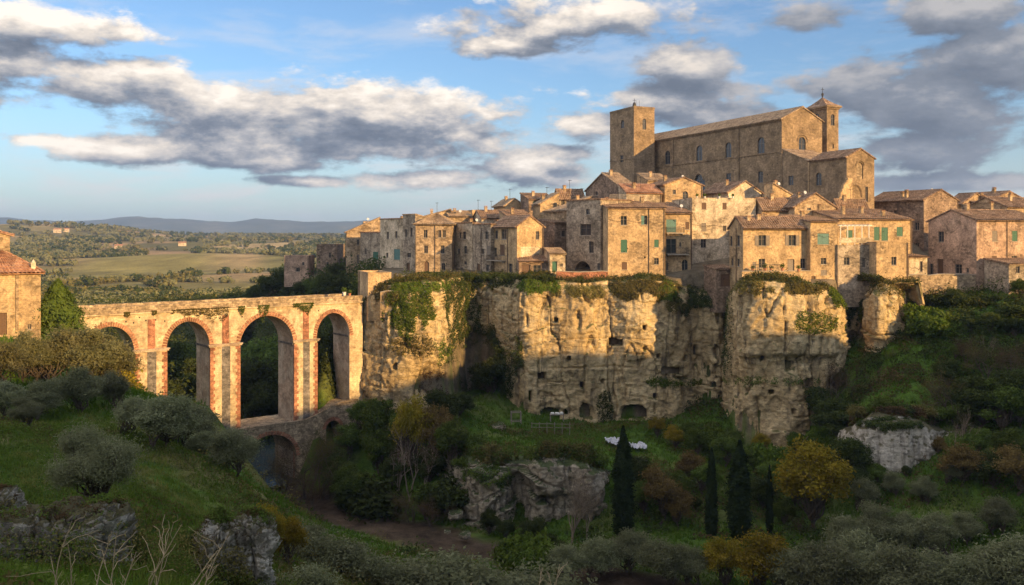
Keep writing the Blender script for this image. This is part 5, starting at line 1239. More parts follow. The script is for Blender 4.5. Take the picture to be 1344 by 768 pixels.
def proto_cypress(seed, H=12, r=1.15, n=17000, leaf=.16, mat='cyp'):
    rs = np.random.RandomState(seed); t = rs.uniform(0, 1, n) ** .85; a = rs.uniform(0, 6.28, n)
    prof = np.interp(t, [0, .04, .25, .6, .85, 1], [.3, .75, 1.0, .82, .42, .02])
    lump = (1 + .5 * rs.uniform(0, 1, n) ** 9) * (1 + .42 * fbm(np.cos(a) * 1.8, np.sin(a) * 1.8, t * 11, 3, seed)) + .1 * fbm(np.cos(a) * 4, np.sin(a) * 4, t * 40, 2, seed + 5)
    rr = r * prof * lump * (.45 + .55 * rs.uniform(0, 1, n) ** .5)
    C = np.stack([np.cos(a) * rr, np.sin(a) * rr, .25 + t * (H - .3)], -1); N = np.stack([np.cos(a), np.sin(a), np.full(n, .8)], -1)
    V, Q = leafquads(C, N, leaf, rs, .4, .5); P, R = limb((0, 0, -.6), (0, 0, H * .9), .22, .03, rs, 6, .004); Vt, Qt = tube_np(P, R, 6)
    return dict(H=H, parts=[('trunk', mesh_data('trunk', Vt, Qt, M['bark'])), ('crown', mesh_data('crown', V, Q, M[mat]))])
def proto_bare(seed, H=7, spread=.5, stems=1, depth=5, mat='barkpale', twig='leafb', haze_=900, r0=.12):
    rs = np.random.RandomState(seed); A = Acc(); tips = []
    def grow(p, d, L, r, k):
        pts = [p]; 
        for i in range(4): d = d + rs.normal(size=3) * .11; d /= np.linalg.norm(d); pts.append(pts[-1] + d * L / 4)
        A.add(*tube_np(pts, np.linspace(r, r * .62, 5), 5 if k > 2 else 3))
        if k == 0: tips.append(pts[-1]); return
        if k <= 2: tips.append(pts[2])
        for j in range(rs.randint(2, 4)):
            nd = d + rs.normal(size=3) * spread; nd[2] += .25; nd /= np.linalg.norm(nd); grow(pts[rs.randint(2, 5)], nd, L * rs.uniform(.6, .82), r * .58, k - 1)
    for s_ in range(stems):
        grow(np.array([rs.uniform(-.3, .3) * (stems > 1), rs.uniform(-.3, .3) * (stems > 1), -.4]), np.array([rs.normal() * .12, rs.normal() * .12, 1.0]), H * .36, r0, depth)
    V, Q = A.get(); k = H / V[:, 2].max(); V *= k; parts = [('trunk', mesh_data('trunk', V, Q, M[mat]))]
    T_ = np.array(tips) * k
    if haze_:
        C = T_[rs.randint(len(T_), size=haze_)] + rs.normal(size=(haze_, 3)) * .28; V, Q = leafquads(C, rs.normal(size=(haze_, 3)), .075, rs, .3, 1); parts.append(('crown', mesh_data('crown', V, Q, M[twig])))
    return dict(H=H, parts=parts)
PR = {
 'olive_near': [proto_tree(s, 4.4, 1.7, 34, 42000, .058, 'oliveold', trunk_h=.16, clump_r=.34, stems=2, rw=.045, wispy=.9, asp=.32) for s in (1, 2)],
 'olive': [proto_tree(s, 5, 2.0, 34, 24000, .095, 'olive', trunk_h=.1, clump_r=.34, stems=2, rw=.04, wispy=.9, asp=.34) for s in (11, 12, 13)],
 'olive_grey': [proto_tree(s, 5, 2.1, 34, 22000, .10, 'oliveold', trunk_h=.1, clump_r=.34, stems=2, rw=.035, wispy=.9, asp=.34) for s in (14, 15, 16)],
 'green': [proto_tree(s, 8, 3.1, 28, 11000, .17, 'leafg', trunk_h=.12, clump_r=.36, rw=.028, wispy=.4) for s in (21, 22, 23)],
 'dark': [proto_tree(s, 8, 3.6, 28, 11000, .19, 'leafd', trunk_h=.08, clump_r=.36, rw=.025, wispy=.35) for s in (31, 32, 33)],
 'yellow': [proto_tree(s, 8, 3.4, 30, 10000, .16, 'leafy', trunk_h=.1, clump_r=.34, rw=.03, wispy=.6) for s in (41, 42)],
 'autumn': [proto_tree(s, 8, 3.3, 30, 8500, .16, 'leafo', trunk_h=.12, clump_r=.34, rw=.03, wispy=.7) for s in (51, 52)],
 'conifer': [proto_cypress(61, 7, 2.0, 26000, .12, 'leafg')],
 'cypress': [proto_cypress(71), proto_cypress(72, r=1.0), proto_cypress(73, r=.8)],
 'bare': [proto_bare(81, 8, .42, 3), proto_bare(82, 8, .5, 2), proto_bare(83, 6, .55, 1, r0=.1)],
 'russet': [proto_bare(85, 6, .6, 3, 5, 'bark', 'leafb', 4200, .08), proto_bare(86, 6, .6, 3, 5, 'bark', 'drysh', 3600, .08)],
 'bush': [proto_bush(s, mat='leafg') for s in (91, 92)], 'bushd': [proto_bush(s, 2.2, 1.9, 14, 3600, .15, 'leafd') for s in (93, 94)],
 'bushy': [proto_bush(95, 1.5, 1.2, 14, 3400, .08, 'leafy', .6)], 'bushdry': [proto_bush(s, 1.6, 1.5, 14, 3400, .10, 'drysh', .6) for s in (96, 97)],
 'bushivy': [proto_bush(98, 2.2, 1.7, 16, 5200, .12, 'ivy')], 'bushgrey': [proto_bush(99, 2.0, 1.8, 16, 9000, .07, 'oliveold', .6)],
}
_vr = random.Random(12); PLACED = []
def plant(kind, px, base, top, label, cat='tree', name=None, group=None, Y=None, wide=1.0, var=None, xyz=None, rim=False):
    if xyz is None:
        if Y is None: x, y, z = hit(px, base)
        else: x, y = (px - CX) / F * Y, Y; z = hgt(x, y) if not rim else (HY - base) / F * Y
    else: x, y, z = xyz
    z = z - .1; ztop = (HY - top) / F * y; hh = max(.6 * (base - top) / F * y, ztop - z)
    P = PR[kind][_vr.randrange(len(PR[kind])) if var is None else var % len(PR[kind])]; s_ = hh / P['H']
    nm = name or {'cypress': 'cypress_tree', 'conifer': 'conifer_tree', 'bare': 'bare_tree', 'russet': 'bare_tree'}.get(kind, 'olive_tree' if 'olive' in kind else ('bush' if 'bush' in kind else 'broadleaf_tree'))
    root = empty(nm, (x, y, z), _vr.uniform(0, 6.28), label, cat, group); root.scale = (s_ * wide, s_ * wide, s_)
    for n_, me in P['parts']: link(bpy.data.objects.new(n_, me), root)
    PLACED.append((px, kind, root)); return root
ORD = ['leftmost', 'second from left', 'third from left', 'fourth from left', 'fifth from left', 'sixth from left', 'seventh from left', 'eighth from left', 'ninth from left', 'tenth from left', 'eleventh from left', 'twelfth from left']
NUM = ['zero', 'one', 'two', 'three', 'four', 'five', 'six', 'seven', 'eight', 'nine', 'ten', 'eleven', 'twelve']
def row(kind, specs, desc, where, group, cat='tree', **kw):
    """specs: (px, base, top[, Y[, wide]]) sorted left to right; each label says its place in the row"""
    specs = sorted(specs); n = len(specs)
    for i, s_ in enumerate(specs):
        o = ORD[i] if i < n - 1 or n == 1 else 'rightmost'
        k = kind[i % len(kind)] if isinstance(kind, list) else kind
        plant(k, s_[0], s_[1], s_[2], f'{o} of the {NUM[n]} {desc} {where}', cat, group=group, Y=s_[3] if len(s_) > 3 else None, wide=s_[4] if len(s_) > 4 else 1.0, var=i, **kw)

# --- left hill
plant('conifer', 76, 470, 366, 'pointed dark conifer beside the farmhouse at the bridge head', Y=86, wide=.95)
row('olive', [(-4, 520, 438, 60, 1.2), (34, 525, 430, 64, 1.2), (72, 525, 422, 66, 1.2), (108, 520, 424, 67, 1.25), (142, 520, 434, 70, 1.15)], 'sunlit olive trees', 'in front of the farmhouse', 'sunlit olive trees before the farmhouse')
row('olive_grey', [(2, 560, 492, 55, 1.15), (52, 552, 494, 57, 1.1), (100, 560, 478, 60, 1.15), (146, 548, 480, 64, 1.1)], 'half-shaded olive trees', 'below the sunlit olives', 'half-shaded olives on the left hill')
plant('bushy', 152, 505, 474, 'yellow-green shrub at the bushy rim beside the first arch', 'shrub', Y=80, wide=1.2)
row('bushd', [(160, 545, 500, 84, 1.2), (186, 560, 518, 90, 1.2), (205, 580, 548, 84, 1.3)], 'dark shrubs', 'at the foot of the first pier', 'dark shrubs by the first pier', 'shrub')
plant('olive_near', 33, 572, 516, 'small young olive with a thin dark stem on the green lawn', Y=52, wide=1.1)
plant('olive_near', 122, 668, 545, 'round grey-green olive tree above the left rock ledge', Y=39, wide=1.0)
row('olive_grey', [(176, 620, 518, 55, 1.2), (216, 625, 512, 54, 1.25), (250, 620, 524, 60, 1.2)], 'tall grey olives', 'right of the round olive tree', 'grey olives on the left slope')
row('olive_grey', [(268, 645, 562, 57, 1.15), (304, 660, 556, 56, 1.15)], 'grey olives', 'standing before the low bridge', 'grey olives before the low bridge')
row('yellow', [(352, 690, 655, 44, .7), (378, 712, 672, 46, .8)], 'yellow bushes', 'behind the split foreground rock', 'yellow bushes by the foreground rock', 'bush')
row('bushgrey', [(398, 740, 690, 52, 1.3), (425, 770, 688, 50, 1.3), (455, 775, 700, 50, 1.2), (390, 790, 735, 40, 1.2)], 'silvery bushes', 'right of the split foreground rock', 'silvery bushes on the near bank', 'bush')
row('bushgrey', [(520, 800, 722, 52, 1.3), (556, 800, 712, 54, 1.4), (592, 810, 722, 52, 1.3), (635, 800, 738, 56, 1.4), (690, 810, 742, 56, 1.4)], 'grey-green bushes', 'along the bottom edge centre', 'grey-green bushes at the bottom', 'bush')
# --- behind the bridge
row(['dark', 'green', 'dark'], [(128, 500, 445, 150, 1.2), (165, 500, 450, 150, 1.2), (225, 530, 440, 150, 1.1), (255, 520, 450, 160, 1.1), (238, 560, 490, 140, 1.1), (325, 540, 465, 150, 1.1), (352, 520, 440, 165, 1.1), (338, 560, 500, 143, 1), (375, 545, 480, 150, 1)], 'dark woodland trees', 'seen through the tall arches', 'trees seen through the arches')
row(['dark', 'dark', 'green'], [(425, 520, 440, 142, 1), (440, 545, 480, 138, 1), (418, 550, 500, 136, 1)], 'dark trees', 'seen through the fourth arch', 'trees behind the fourth arch')
row(['dark', 'green', 'dark', 'dark'], [(338, 400, 372, 225, 1.2), (352, 396, 360, 215, 1.2), (366, 398, 350, 208, 1.3), (384, 400, 362, 200, 1.2), (402, 398, 366, 192, 1.3), (418, 400, 360, 188, 1.2), (436, 398, 356, 180, 1.3), (452, 402, 362, 170, 1.2), (445, 380, 344, 186, 1.0)], 'dark evergreens', 'on the rise behind the bridge', 'evergreens on the rise behind the bridge', rim=True)
row('dark', [(300, 402, 383, 250, 1.5), (270, 404, 386, 262, 1.6), (236, 404, 388, 275, 1.6), (318, 402, 378, 240, 1.4), (208, 404, 390, 285, 1.6)], 'low dark trees', 'peeping over the bridge parapet', 'low dark trees over the parapet')
row('bushd', [(560, 368, 355, 137, 1.4), (538, 370, 360, 132, 1.3), (585, 368, 358, 138, 1.4), (612, 368, 356, 139, 1.4), (640, 368, 357, 138, 1.3), (668, 370, 357, 136, 1.3), (695, 370, 356, 134, 1.3), (716, 372, 358, 133, 1.3)], 'dark bushes', 'along the rim below the left houses', 'dark rim bushes', 'bush', rim=True)
# --- gorge bottom, left centre
row('green', [(472, 575, 522, None, .9), (500, 590, 520, None, .9), (455, 610, 555, None, 1), (528, 605, 530, None, .85), (498, 625, 560, None, .9)], 'green trees', 'at the cliff foot right of the bridge', 'green trees at the cliff foot')
row(['yellow', 'autumn', 'green'], [(540, 622, 512, None, .6), (572, 610, 528, None, .8), (596, 620, 545, None, .8)], 'yellowing trees', 'below the ivy-clad cliff', 'yellowing trees below the ivy')
row('dark', [(582, 560, 508, None, 1.1), (604, 548, 512, None, 1.2), (560, 640, 588, None, 1.1)], 'dark bushy trees', 'by the shaded hollow', 'dark trees by the hollow')
row('bare', [(538, 655, 552, None, .8), (522, 650, 570, None, .7), (558, 652, 575, None, .7)], 'leafless pale-stemmed trees', 'above the stream bank', 'leafless trees on the stream bank')
row('russet', [(376, 640, 578, 111, .8), (402, 625, 555, 112, .8), (426, 622, 560, 112, .85), (412, 650, 612, 108, .8)], 'bare brown trees', 'beside the low bridge', 'bare brown trees by the low bridge')
row('russet', [(540, 680, 640, 103, 1.2), (566, 690, 650, 101, 1.3), (520, 672, 646, 105, 1.2)], 'russet thickets', 'on the stream bank', 'russet thickets', 'shrub')
# --- terrace and lower rocks
row('bush', [(622, 598, 580, 112, 1.4), (650, 596, 582, 113, 1.4), (600, 604, 582, 110, 1.3), (676, 598, 584, 112, 1.4)], 'green bushes', 'on the terrace above the pale ledge', 'green terrace bushes', 'bush', rim=True)
plant('bare', 748, 720, 600, 'wide leafless tree spreading in front of the lower ledge', Y=97, wide=.75, var=0)
plant('bare', 770, 712, 618, 'smaller leafless tree between ledge and tall cypress', Y=98, wide=.7, var=1)
row('dark', [(700, 716, 676, 97, 1.2), (664, 704, 680, 98, 1.2), (722, 745, 700, 92, 1.3)], 'dark shrubs', 'at the foot of the pale ledge', 'dark shrubs at the ledge foot', 'shrub')
row('bushivy', [(690, 742, 700, 88, 1.2), (712, 745, 706, 87, 1.1), (672, 735, 708, 90, 1.1)], 'bright green bushes', 'by the muddy stream bend', 'bright bushes by the stream', 'bush')
plant('cypress', 818, 708, 559, 'tallest broad dark cypress standing before the grassy terrace', Y=98, wide=1.0, var=0)
plant('cypress', 934, 708, 588, 'thin dark cypress between the tallest one and its fuller neighbour', Y=96, wide=.9, var=2)
plant('cypress', 971, 712, 578, 'full dark cypress below the bastion cliff', Y=95, wide=1.35, var=1)
plant('cypress', 1010, 715, 610, 'narrow shadowed cypress left of the big autumn tree', Y=96, wide=.7, var=2)
row('autumn', [(866, 690, 602, 100, .8), (892, 700, 640, 99, 1), (905, 640, 585, None, .9)], 'thin russet trees', 'between the cypresses', 'thin russet trees between cypresses')
row('yellow', [(885, 590, 556, None, 1.1), (862, 575, 545, None, 1.0), (1000, 600, 566, None, 1)], 'small yellow trees', 'near the cave entrances', 'small yellow trees by the caves')
row('green', [(915, 600, 562, None, 1.1), (950, 612, 568, None, 1.1), (980, 622, 590, None, 1.1), (1025, 615, 585, None, 1.2), (925, 650, 605, None, 1.2)], 'green bushy trees', 'on the slope under the bastion', 'green trees under the bastion')
plant('yellow', 1070, 690, 570, 'big round golden autumn tree in the valley', Y=97, wide=1.0, var=0)
plant('yellow', 1004, 775, 690, 'golden-leaved tree in the front row, left of the olives', Y=82, wide=1.1, var=1)
plant('yellow', 950, 768, 700, 'half-golden tree just left of the front golden tree', Y=84, wide=1.0, var=0)
# --- lower right olive canopy
row('olive_grey', [(745, 770, 708, 84, 1.1), (785, 765, 700, 86, 1.1), (828, 770, 690, 87, 1.1), (868, 775, 700, 84, 1.1), (905, 770, 712, 84, 1.0)], 'grey olives', 'below the tallest cypress', 'grey olives below the cypress')
row('olive_grey', [(1042, 790, 712, 80, 1.1), (1085, 800, 700, 78, 1.1), (1128, 790, 690, 80, 1.1), (1175, 800, 702, 76, 1.2), (1225, 800, 715, 76, 1.1), (1280, 800, 722, 76, 1.2), (1335, 800, 690, 76, 1.2)], 'grey olives', 'along the bottom right edge', 'front row of valley olives')
row('olive_grey', [(1110, 745, 668, 88, 1.0), (1150, 735, 655, 90, 1.0), (1188, 745, 668, 89, 1.0), (1228, 750, 665, 88, 1.1), (1268, 740, 668, 90, 1.0), (1310, 745, 655, 90, 1.1)], 'shaded olives', 'in the second row at lower right', 'second row of valley olives')
row('olive_grey', [(1135, 690, 622, 98, 1.0), (1172, 680, 618, 99, .9), (1212, 700, 635, 97, 1.1), (1250, 690, 630, 98, 1), (1290, 690, 628, 97, 1)], 'shaded olives', 'in the row below the outcrop', 'third row of valley olives')
# --- right slope
row(['russet', 'dark', 'autumn'], [(1092, 540, 470, None, 1.0), (1120, 490, 455, 128, 1.3), (1145, 480, 443, 126, 1.2), (1165, 480, 455, 122, 1.2)], 'mixed shrubs', 'between bastion and grassy slope', 'shrubs between bastion and slope', 'shrub', rim=True)
row('dark', [(1080, 560, 505, None, 1.1), (1100, 580, 520, None, 1.2), (1118, 620, 570, 103, 1.1), (1095, 520, 480, 122, 1.2)], 'dark shrubby trees', 'at the right foot of the bastion', 'dark trees by the bastion foot')
row('bushivy', [(1216, 436, 402, None, 1.3), (1238, 440, 412, None, 1.3), (1203, 420, 396, None, 1.2)], 'bright green bushes', 'below the garden wall', 'bright bushes under the garden wall', 'bush')
row('bushd', [(1236, 400, 380, 128, 1.5), (1260, 402, 382, 127, 1.5), (1284, 402, 384, 126, 1.5), (1308, 406, 386, 125, 1.5), (1338, 412, 390, 120, 1.5)], 'dark bushes', 'along the right rim below the houses', 'dark right rim bushes', 'bush', rim=True)
row('russet', [(1270, 480, 440, None, 1.1), (1295, 500, 445, None, 1.1), (1325, 500, 450, None, 1.1)], 'russet sunlit trees', 'on the upper right slope', 'russet trees on the upper right slope')
row(['dark', 'russet', 'dark', 'green'], [(1255, 560, 480, None, 1.1), (1285, 560, 490, None, 1.2), (1315, 570, 495, None, 1.2), (1340, 560, 480, None, 1.1), (1240, 510, 470, None, 1.1)], 'tangled dark trees', 'on the middle right slope', 'tangled trees on the right slope')
row(['autumn', 'green', 'dark', 'green'], [(1262, 640, 575, None, 1.1), (1300, 640, 590, None, 1.1), (1335, 650, 580, None, 1.2), (1280, 610, 560, None, 1.1), (1325, 610, 560, None, 1.2)], 'green and gold trees', 'low on the right slope', 'green and gold trees at right')
row('bare', [(1258, 605, 530, None, .6), (1300, 470, 440, None, .9)], 'leafless trees', 'on the right slope', 'leafless trees on the right slope')
row(['dark', 'green', 'dark', 'green'], [(1045, 660, 600, 104, 1.1), (1130, 655, 612, 100, 1.0), (1000, 680, 625, 103, 1.0), (895, 650, 618, 104, 1.2), (840, 640, 596, 105, 1.0)], 'dark undergrowth trees', 'filling the valley behind the cypresses', 'undergrowth trees in the valley')

plant('dark', 642, 522, 462, 'dark tree rooted in the big shaded hollow', Y=134, wide=1.0, rim=True)
def fill(kinds, pts, desc, where, group, **kw):
    for j in range(0, len(pts), 12): row(kinds, pts[j:j + 12], desc, where, group, **kw)
row(['dark', 'russet', 'green', 'dark', 'autumn'], [(1060, 630, 596, 108, 1), (1098, 640, 598, 104, 1), (1150, 640, 606, 101, 1), (1190, 640, 612, 101, 1), (1232, 632, 590, 103, 1.1), (1268, 615, 572, 106, 1.1), (1306, 606, 560, 108, 1.2), (1338, 600, 556, 109, 1.2)], 'mixed trees', 'around the foot of the pale outcrop', 'mixed trees round the outcrop foot')
row(['russet', 'dark', 'green', 'dark', 'russet', 'dark'], [(1225, 470, 432, 128, 1.1), (1250, 480, 440, 127, 1.1), (1272, 520, 478, 120, 1.2), (1300, 530, 480, 119, 1.2), (1318, 470, 430, 130, 1.1), (1332, 540, 490, 117, 1.2), (1340, 500, 452, 124, 1.2), (1256, 530, 495, 117, 1.0), (1285, 450, 425, 133, 1.1)], 'scrubby trees', 'crowding the upper right slope', 'scrubby trees on the upper right slope')
row(['dark', 'green', 'russet', 'dark'], [(640, 700, 668, 99, 1), (845, 668, 630, 102, 1.1), (872, 650, 612, 104, 1.1), (912, 690, 655, 102, 1.1), (992, 660, 630, 106, 1.1), (1030, 700, 655, 99, 1.1), (1052, 720, 676, 96, 1.1)], 'dark shrubby trees', 'filling gaps around the cypresses', 'shrubby trees around the cypresses')
row(['dark', 'green', 'bushd'], [(462, 640, 608, 108, 1.1), (486, 652, 618, 107, 1.1), (514, 640, 600, 110, 1.0), (560, 668, 634, 104, 1.1), (586, 662, 622, 105, 1.1), (440, 622, 590, 112, 1.0)], 'low leafy shrubs', 'along the far stream bank', 'low shrubs on the far bank', 'shrub')
row(['green', 'bushivy', 'green'], [(1046, 596, 566, 117, 1), (1010, 606, 578, 115, 1), (960, 590, 560, 118, 1), (935, 585, 560, 119, 1.1), (905, 580, 552, 121, 1.1), (1078, 600, 560, 115, 1), (1012, 640, 604, 108, 1.1), (975, 645, 606, 107, 1.1)], 'thick green shrubs', 'just below the bastion cliff', 'thick shrubs below the bastion', 'shrub')
row(['bush', 'bushdry'], [(605, 612, 598, 105, 1.2), (650, 611, 599, 104.5, 1.2), (708, 602, 590, 105, 1.3), (738, 603, 590, 105.5, 1.3), (786, 608, 592, 105.5, 1.3)], 'low bushes', 'on the brink of the pale ledge', 'bushes on the ledge brink', 'bush', rim=True)
row(['bushdry', 'bush', 'bushd'], [(1126, 544, 530, 107, 1.3), (1152, 540, 526, 106, 1.3), (1182, 541, 526, 105.5, 1.4), (1212, 544, 530, 106, 1.3), (1236, 548, 532, 107, 1.3)], 'mixed bushes', 'capping the pale outcrop', 'bushes capping the outcrop', 'bush', rim=True)
# --- ivy and shrubs hanging on the cliffs
GA = np.concatenate([G[:r].reshape(-1, 3) for G, nrm, r in ROCKV]); NA = np.concatenate([np.concatenate([np.broadcast_to(nrm[None], (r,) + nrm.shape), np.zeros((r, len(nrm), 1))], -1).reshape(-1, 3) for G, nrm, r in ROCKV])
GPX = GA[:, 0] / GA[:, 1] * F + CX; GPY = HY - GA[:, 2] / GA[:, 1] * F
def ivy(px, py, rx, ry, n, label, mat='ivy', leaf=.12, thick=.38, seed=0, name='ivy'):
    rs = np.random.RandomState(seed + int(px)); d = ((GPX - px) / rx) ** 2 + ((GPY - py) / ry) ** 2
    nz = fbm(GA[:, 0] / 1.3, GA[:, 1] / 1.3, GA[:, 2] / 3.0, 4, 55 + seed)
    k = np.where((d * .8 + nz * 1.0 < .62))[0]
    if len(k) < 30: return
    i = k[rs.randint(len(k), size=n)]; C = GA[i] + NA[i] * (rs.uniform(0, 1, (n, 1)) ** 1.5 * thick * (1 + nz[i][:, None])) + rs.normal(size=(n, 3)) * .12
    V, Q = leafquads(C, NA[i] + [0, 0, .4], leaf, rs, .6, .7); tag(np_mesh(name, V, Q, M[mat]), label, 'ivy' if name == 'ivy' else 'shrub', 'plants growing on the cliff')
IV = [(532, 405, 32, 34, 9000, 'bright green ivy curtain on the cliff right of the golden hut', 'ivy'), (468, 405, 9, 26, 2600, 'green ivy tuft hanging where bridge meets cliff', 'ivy'), (505, 385, 26, 12, 2500, 'dry ivy along the terrace wall top', 'drysh'),
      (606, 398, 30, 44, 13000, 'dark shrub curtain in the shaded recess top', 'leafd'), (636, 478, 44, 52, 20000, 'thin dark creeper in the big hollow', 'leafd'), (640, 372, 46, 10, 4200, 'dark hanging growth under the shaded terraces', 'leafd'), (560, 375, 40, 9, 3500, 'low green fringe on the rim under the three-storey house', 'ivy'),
      (580, 460, 16, 14, 1600, 'sunlit creeper patch low beside the recess', 'ivy'), (1204, 388, 16, 24, 5200, 'green growth over the right shoulder of the square house rock', 'ivy'), (545, 455, 30, 12, 1500, 'thin dry creeper across the ivy cliff', 'drysh'), (715, 374, 32, 10, 3600, 'green and yellow rim growth left of the orange wall', 'ivy'), (765, 382, 34, 9, 2600, 'dry rim growth below the orange wall', 'drysh'),
      (842, 378, 46, 15, 8500, 'thick dry shrub mat on the rim under the tall golden house', 'drysh'), (876, 380, 14, 12, 2200, 'bright green bush at the right end of the dry mat', 'ivy'), (915, 385, 28, 26, 6500, 'dark growth in the shaded bay below the balcony house', 'leafd'),
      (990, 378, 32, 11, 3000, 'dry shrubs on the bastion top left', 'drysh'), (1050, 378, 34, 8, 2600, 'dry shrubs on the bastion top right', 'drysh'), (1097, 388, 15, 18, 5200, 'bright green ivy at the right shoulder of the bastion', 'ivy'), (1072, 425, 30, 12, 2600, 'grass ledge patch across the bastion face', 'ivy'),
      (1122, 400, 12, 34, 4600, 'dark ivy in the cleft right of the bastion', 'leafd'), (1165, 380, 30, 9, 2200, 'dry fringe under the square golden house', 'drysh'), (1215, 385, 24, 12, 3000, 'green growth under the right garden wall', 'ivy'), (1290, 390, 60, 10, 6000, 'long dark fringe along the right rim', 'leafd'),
      (1165, 556, 36, 8, 2600, 'mossy cap on the pale outcrop', 'leafd'), (955, 440, 8, 60, 2600, 'dark growth down the crack left of the bastion', 'leafd'), (880, 502, 34, 6, 1500, 'thin grass line on the ledge below the caves', 'ivy'), (795, 535, 12, 20, 1200, 'creeper beside the middle cave', 'leafd'),
      (640, 625, 30, 14, 2600, 'hanging green growth over the pale lower ledge', 'leafg'), (1020, 500, 60, 6, 900, 'sparse plants on the bastion ledge', 'leafg'), (905, 560, 50, 14, 4200, 'dark brush along the cliff foot', 'leafd'), (575, 505, 26, 16, 3600, 'russet brush in the shaded niche', 'leafb'), (890, 402, 22, 7, 1000, 'wispy dry plants on the bright cliff', 'drysh')]
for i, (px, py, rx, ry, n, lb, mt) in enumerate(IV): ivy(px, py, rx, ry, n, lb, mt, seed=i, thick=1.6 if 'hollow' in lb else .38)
# ivy along the bridge parapet
def bridge_ivy(label, pa, pb, n, seed, mat='drysh'):
    rs = np.random.RandomState(seed); s = rs.uniform(bs(pa), bs(pb), n); cl = fbm(s / 1.3, seed, 0, 3, seed); k = cl > -.05; s = s[k]; m = len(s)
    z = -9.1 - rs.uniform(0, 1, m) ** 1.6 * (1.3 * (cl[k] + .25)); P = np.array(BA)[None] + np.array(BD)[None] * s[:, None] + np.array(BN)[None] * (.16 + rs.uniform(0, .2, (m, 1))); P[:, 2] = z
    V, Q = leafquads(P, np.tile(np.array(BN), (m, 1)), .085, rs, .6, .8); tag(np_mesh('ivy', V, Q, M[mat]), label, 'ivy', 'ivy on the bridge')
bridge_ivy('dry ivy trailing under the parapet over the first pier', 150, 205, 2200, 3)
bridge_ivy('green ivy hanging above the third and fourth arches', 310, 450, 5200, 4, 'leafg')
bridge_ivy('thin ivy line above the second arch', 225, 300, 1500, 5)

# --- foreground rocks
def rock(label, px, py, Y, sx, sy, sz, seed, mat='rockpale', box=3.0, rz=0.0, res=90):
    u = np.linspace(0, 2 * np.pi, res * 2, endpoint=False); v = np.linspace(-np.pi / 2, np.pi / 2, res); U, Vv = np.meshgrid(u, v)
    d = np.stack([np.cos(Vv) * np.cos(U), np.cos(Vv) * np.sin(U), np.sin(Vv)], -1)
    L = (np.abs(d) ** box).sum(-1) ** (-1 / box); S = np.array([sx, sy, sz]); p = d * L[..., None] * S; m = (sx + sy + sz) / 3
    rr = p / m; n = fbm(rr[..., 0] * 1.3, rr[..., 1] * 1.3, rr[..., 2] * 1.3, 4, seed) * .30 + fbm(rr[..., 0] * 5, rr[..., 1] * 5, rr[..., 2] * 5, 4, seed + 4) * .10
    vv = 1 - np.abs(fbm(rr[..., 0] * 2.4, rr[..., 1] * 2.4, rr[..., 2] * .6, 3, seed + 8)); n = n - (vv > .86) * (vv - .86) * 2.6; lz = rr[..., 2] * 3.2 + fbm(rr[..., 0], rr[..., 1], 0, 2, seed + 2) * .8; fz = lz - np.floor(lz); n = n + (fz ** 2) * .07 - np.exp(-((fz - .03) / .08) ** 2) * .07 + fbm(rr[..., 0] * 11, rr[..., 1] * 11, rr[..., 2] * 11, 3, seed + 6) * .04
    p = p + d * (n * m)[..., None]; c, s_ = math.cos(rz), math.sin(rz); x = p[..., 0] * c - p[..., 1] * s_; y = p[..., 0] * s_ + p[..., 1] * c; p[..., 0] = x; p[..., 1] = y
    o = PT(px, py, Y); r, cc = p.shape[:2]; idx = np.arange(r * cc).reshape(r, cc); idn = np.roll(idx, -1, 1)
    Q = np.stack([idx[:-1], idn[:-1], idn[1:], idx[1:]], -1).reshape(-1, 4)
    ob = np_mesh('rock', p.reshape(-1, 3), Q, M[mat], None, True); ob.location = o; return tag(ob, label, 'rock')
rock('long mossy rock ledge at the lower left corner', 55, 725, 24.5, 2.05, 1.1, 1.15, 5, rz=.12, box=4)
rock('upright white-faced end block of the left rock ledge', 136, 706, 25.2, .52, .8, 1.05, 8, box=4)
rock('small grey boulder cut by the left edge', -4, 665, 27, .5, .7, .5, 12)
rock('left column of the split lichen-covered foreground rock', 288, 738, 30, .55, .8, 1.5, 21, box=3.5)
rock('taller right column of the split lichen-covered foreground rock', 334, 738, 30.5, .72, .8, 1.65, 23, box=3.5)
rock('low mossy stone between the two foreground rocks', 262, 712, 31, .4, .4, .35, 27)
for i, (px, py, Y, s_, lb) in enumerate([(598, 676, 101, .8, 'grey boulder fallen at the foot of the pale ledge'), (610, 703, 96, .6, 'small pointed white stone beside the stream'), (587, 698, 97, .35, 'tiny white stone left of the pointed one'), (490, 594, 113, .6, 'pale stone among the trees above the bank'),
        (1198, 528, 113, .8, 'small outcrop stone in the grass over the pale outcrop'), (1160, 506, 118, .5, 'grey stone low in the middle of the grassy slope'), (838, 604, 107, .6, 'small pale stone just right of the tallest cypress tip'), (655, 560, 122, .9, 'rubble boulder at the foot of the cliff left of the caves')]):
    rock(lb, px, py, Y, s_, s_ * .8, s_ * .6, 60 + i, 'rocklow', res=24)

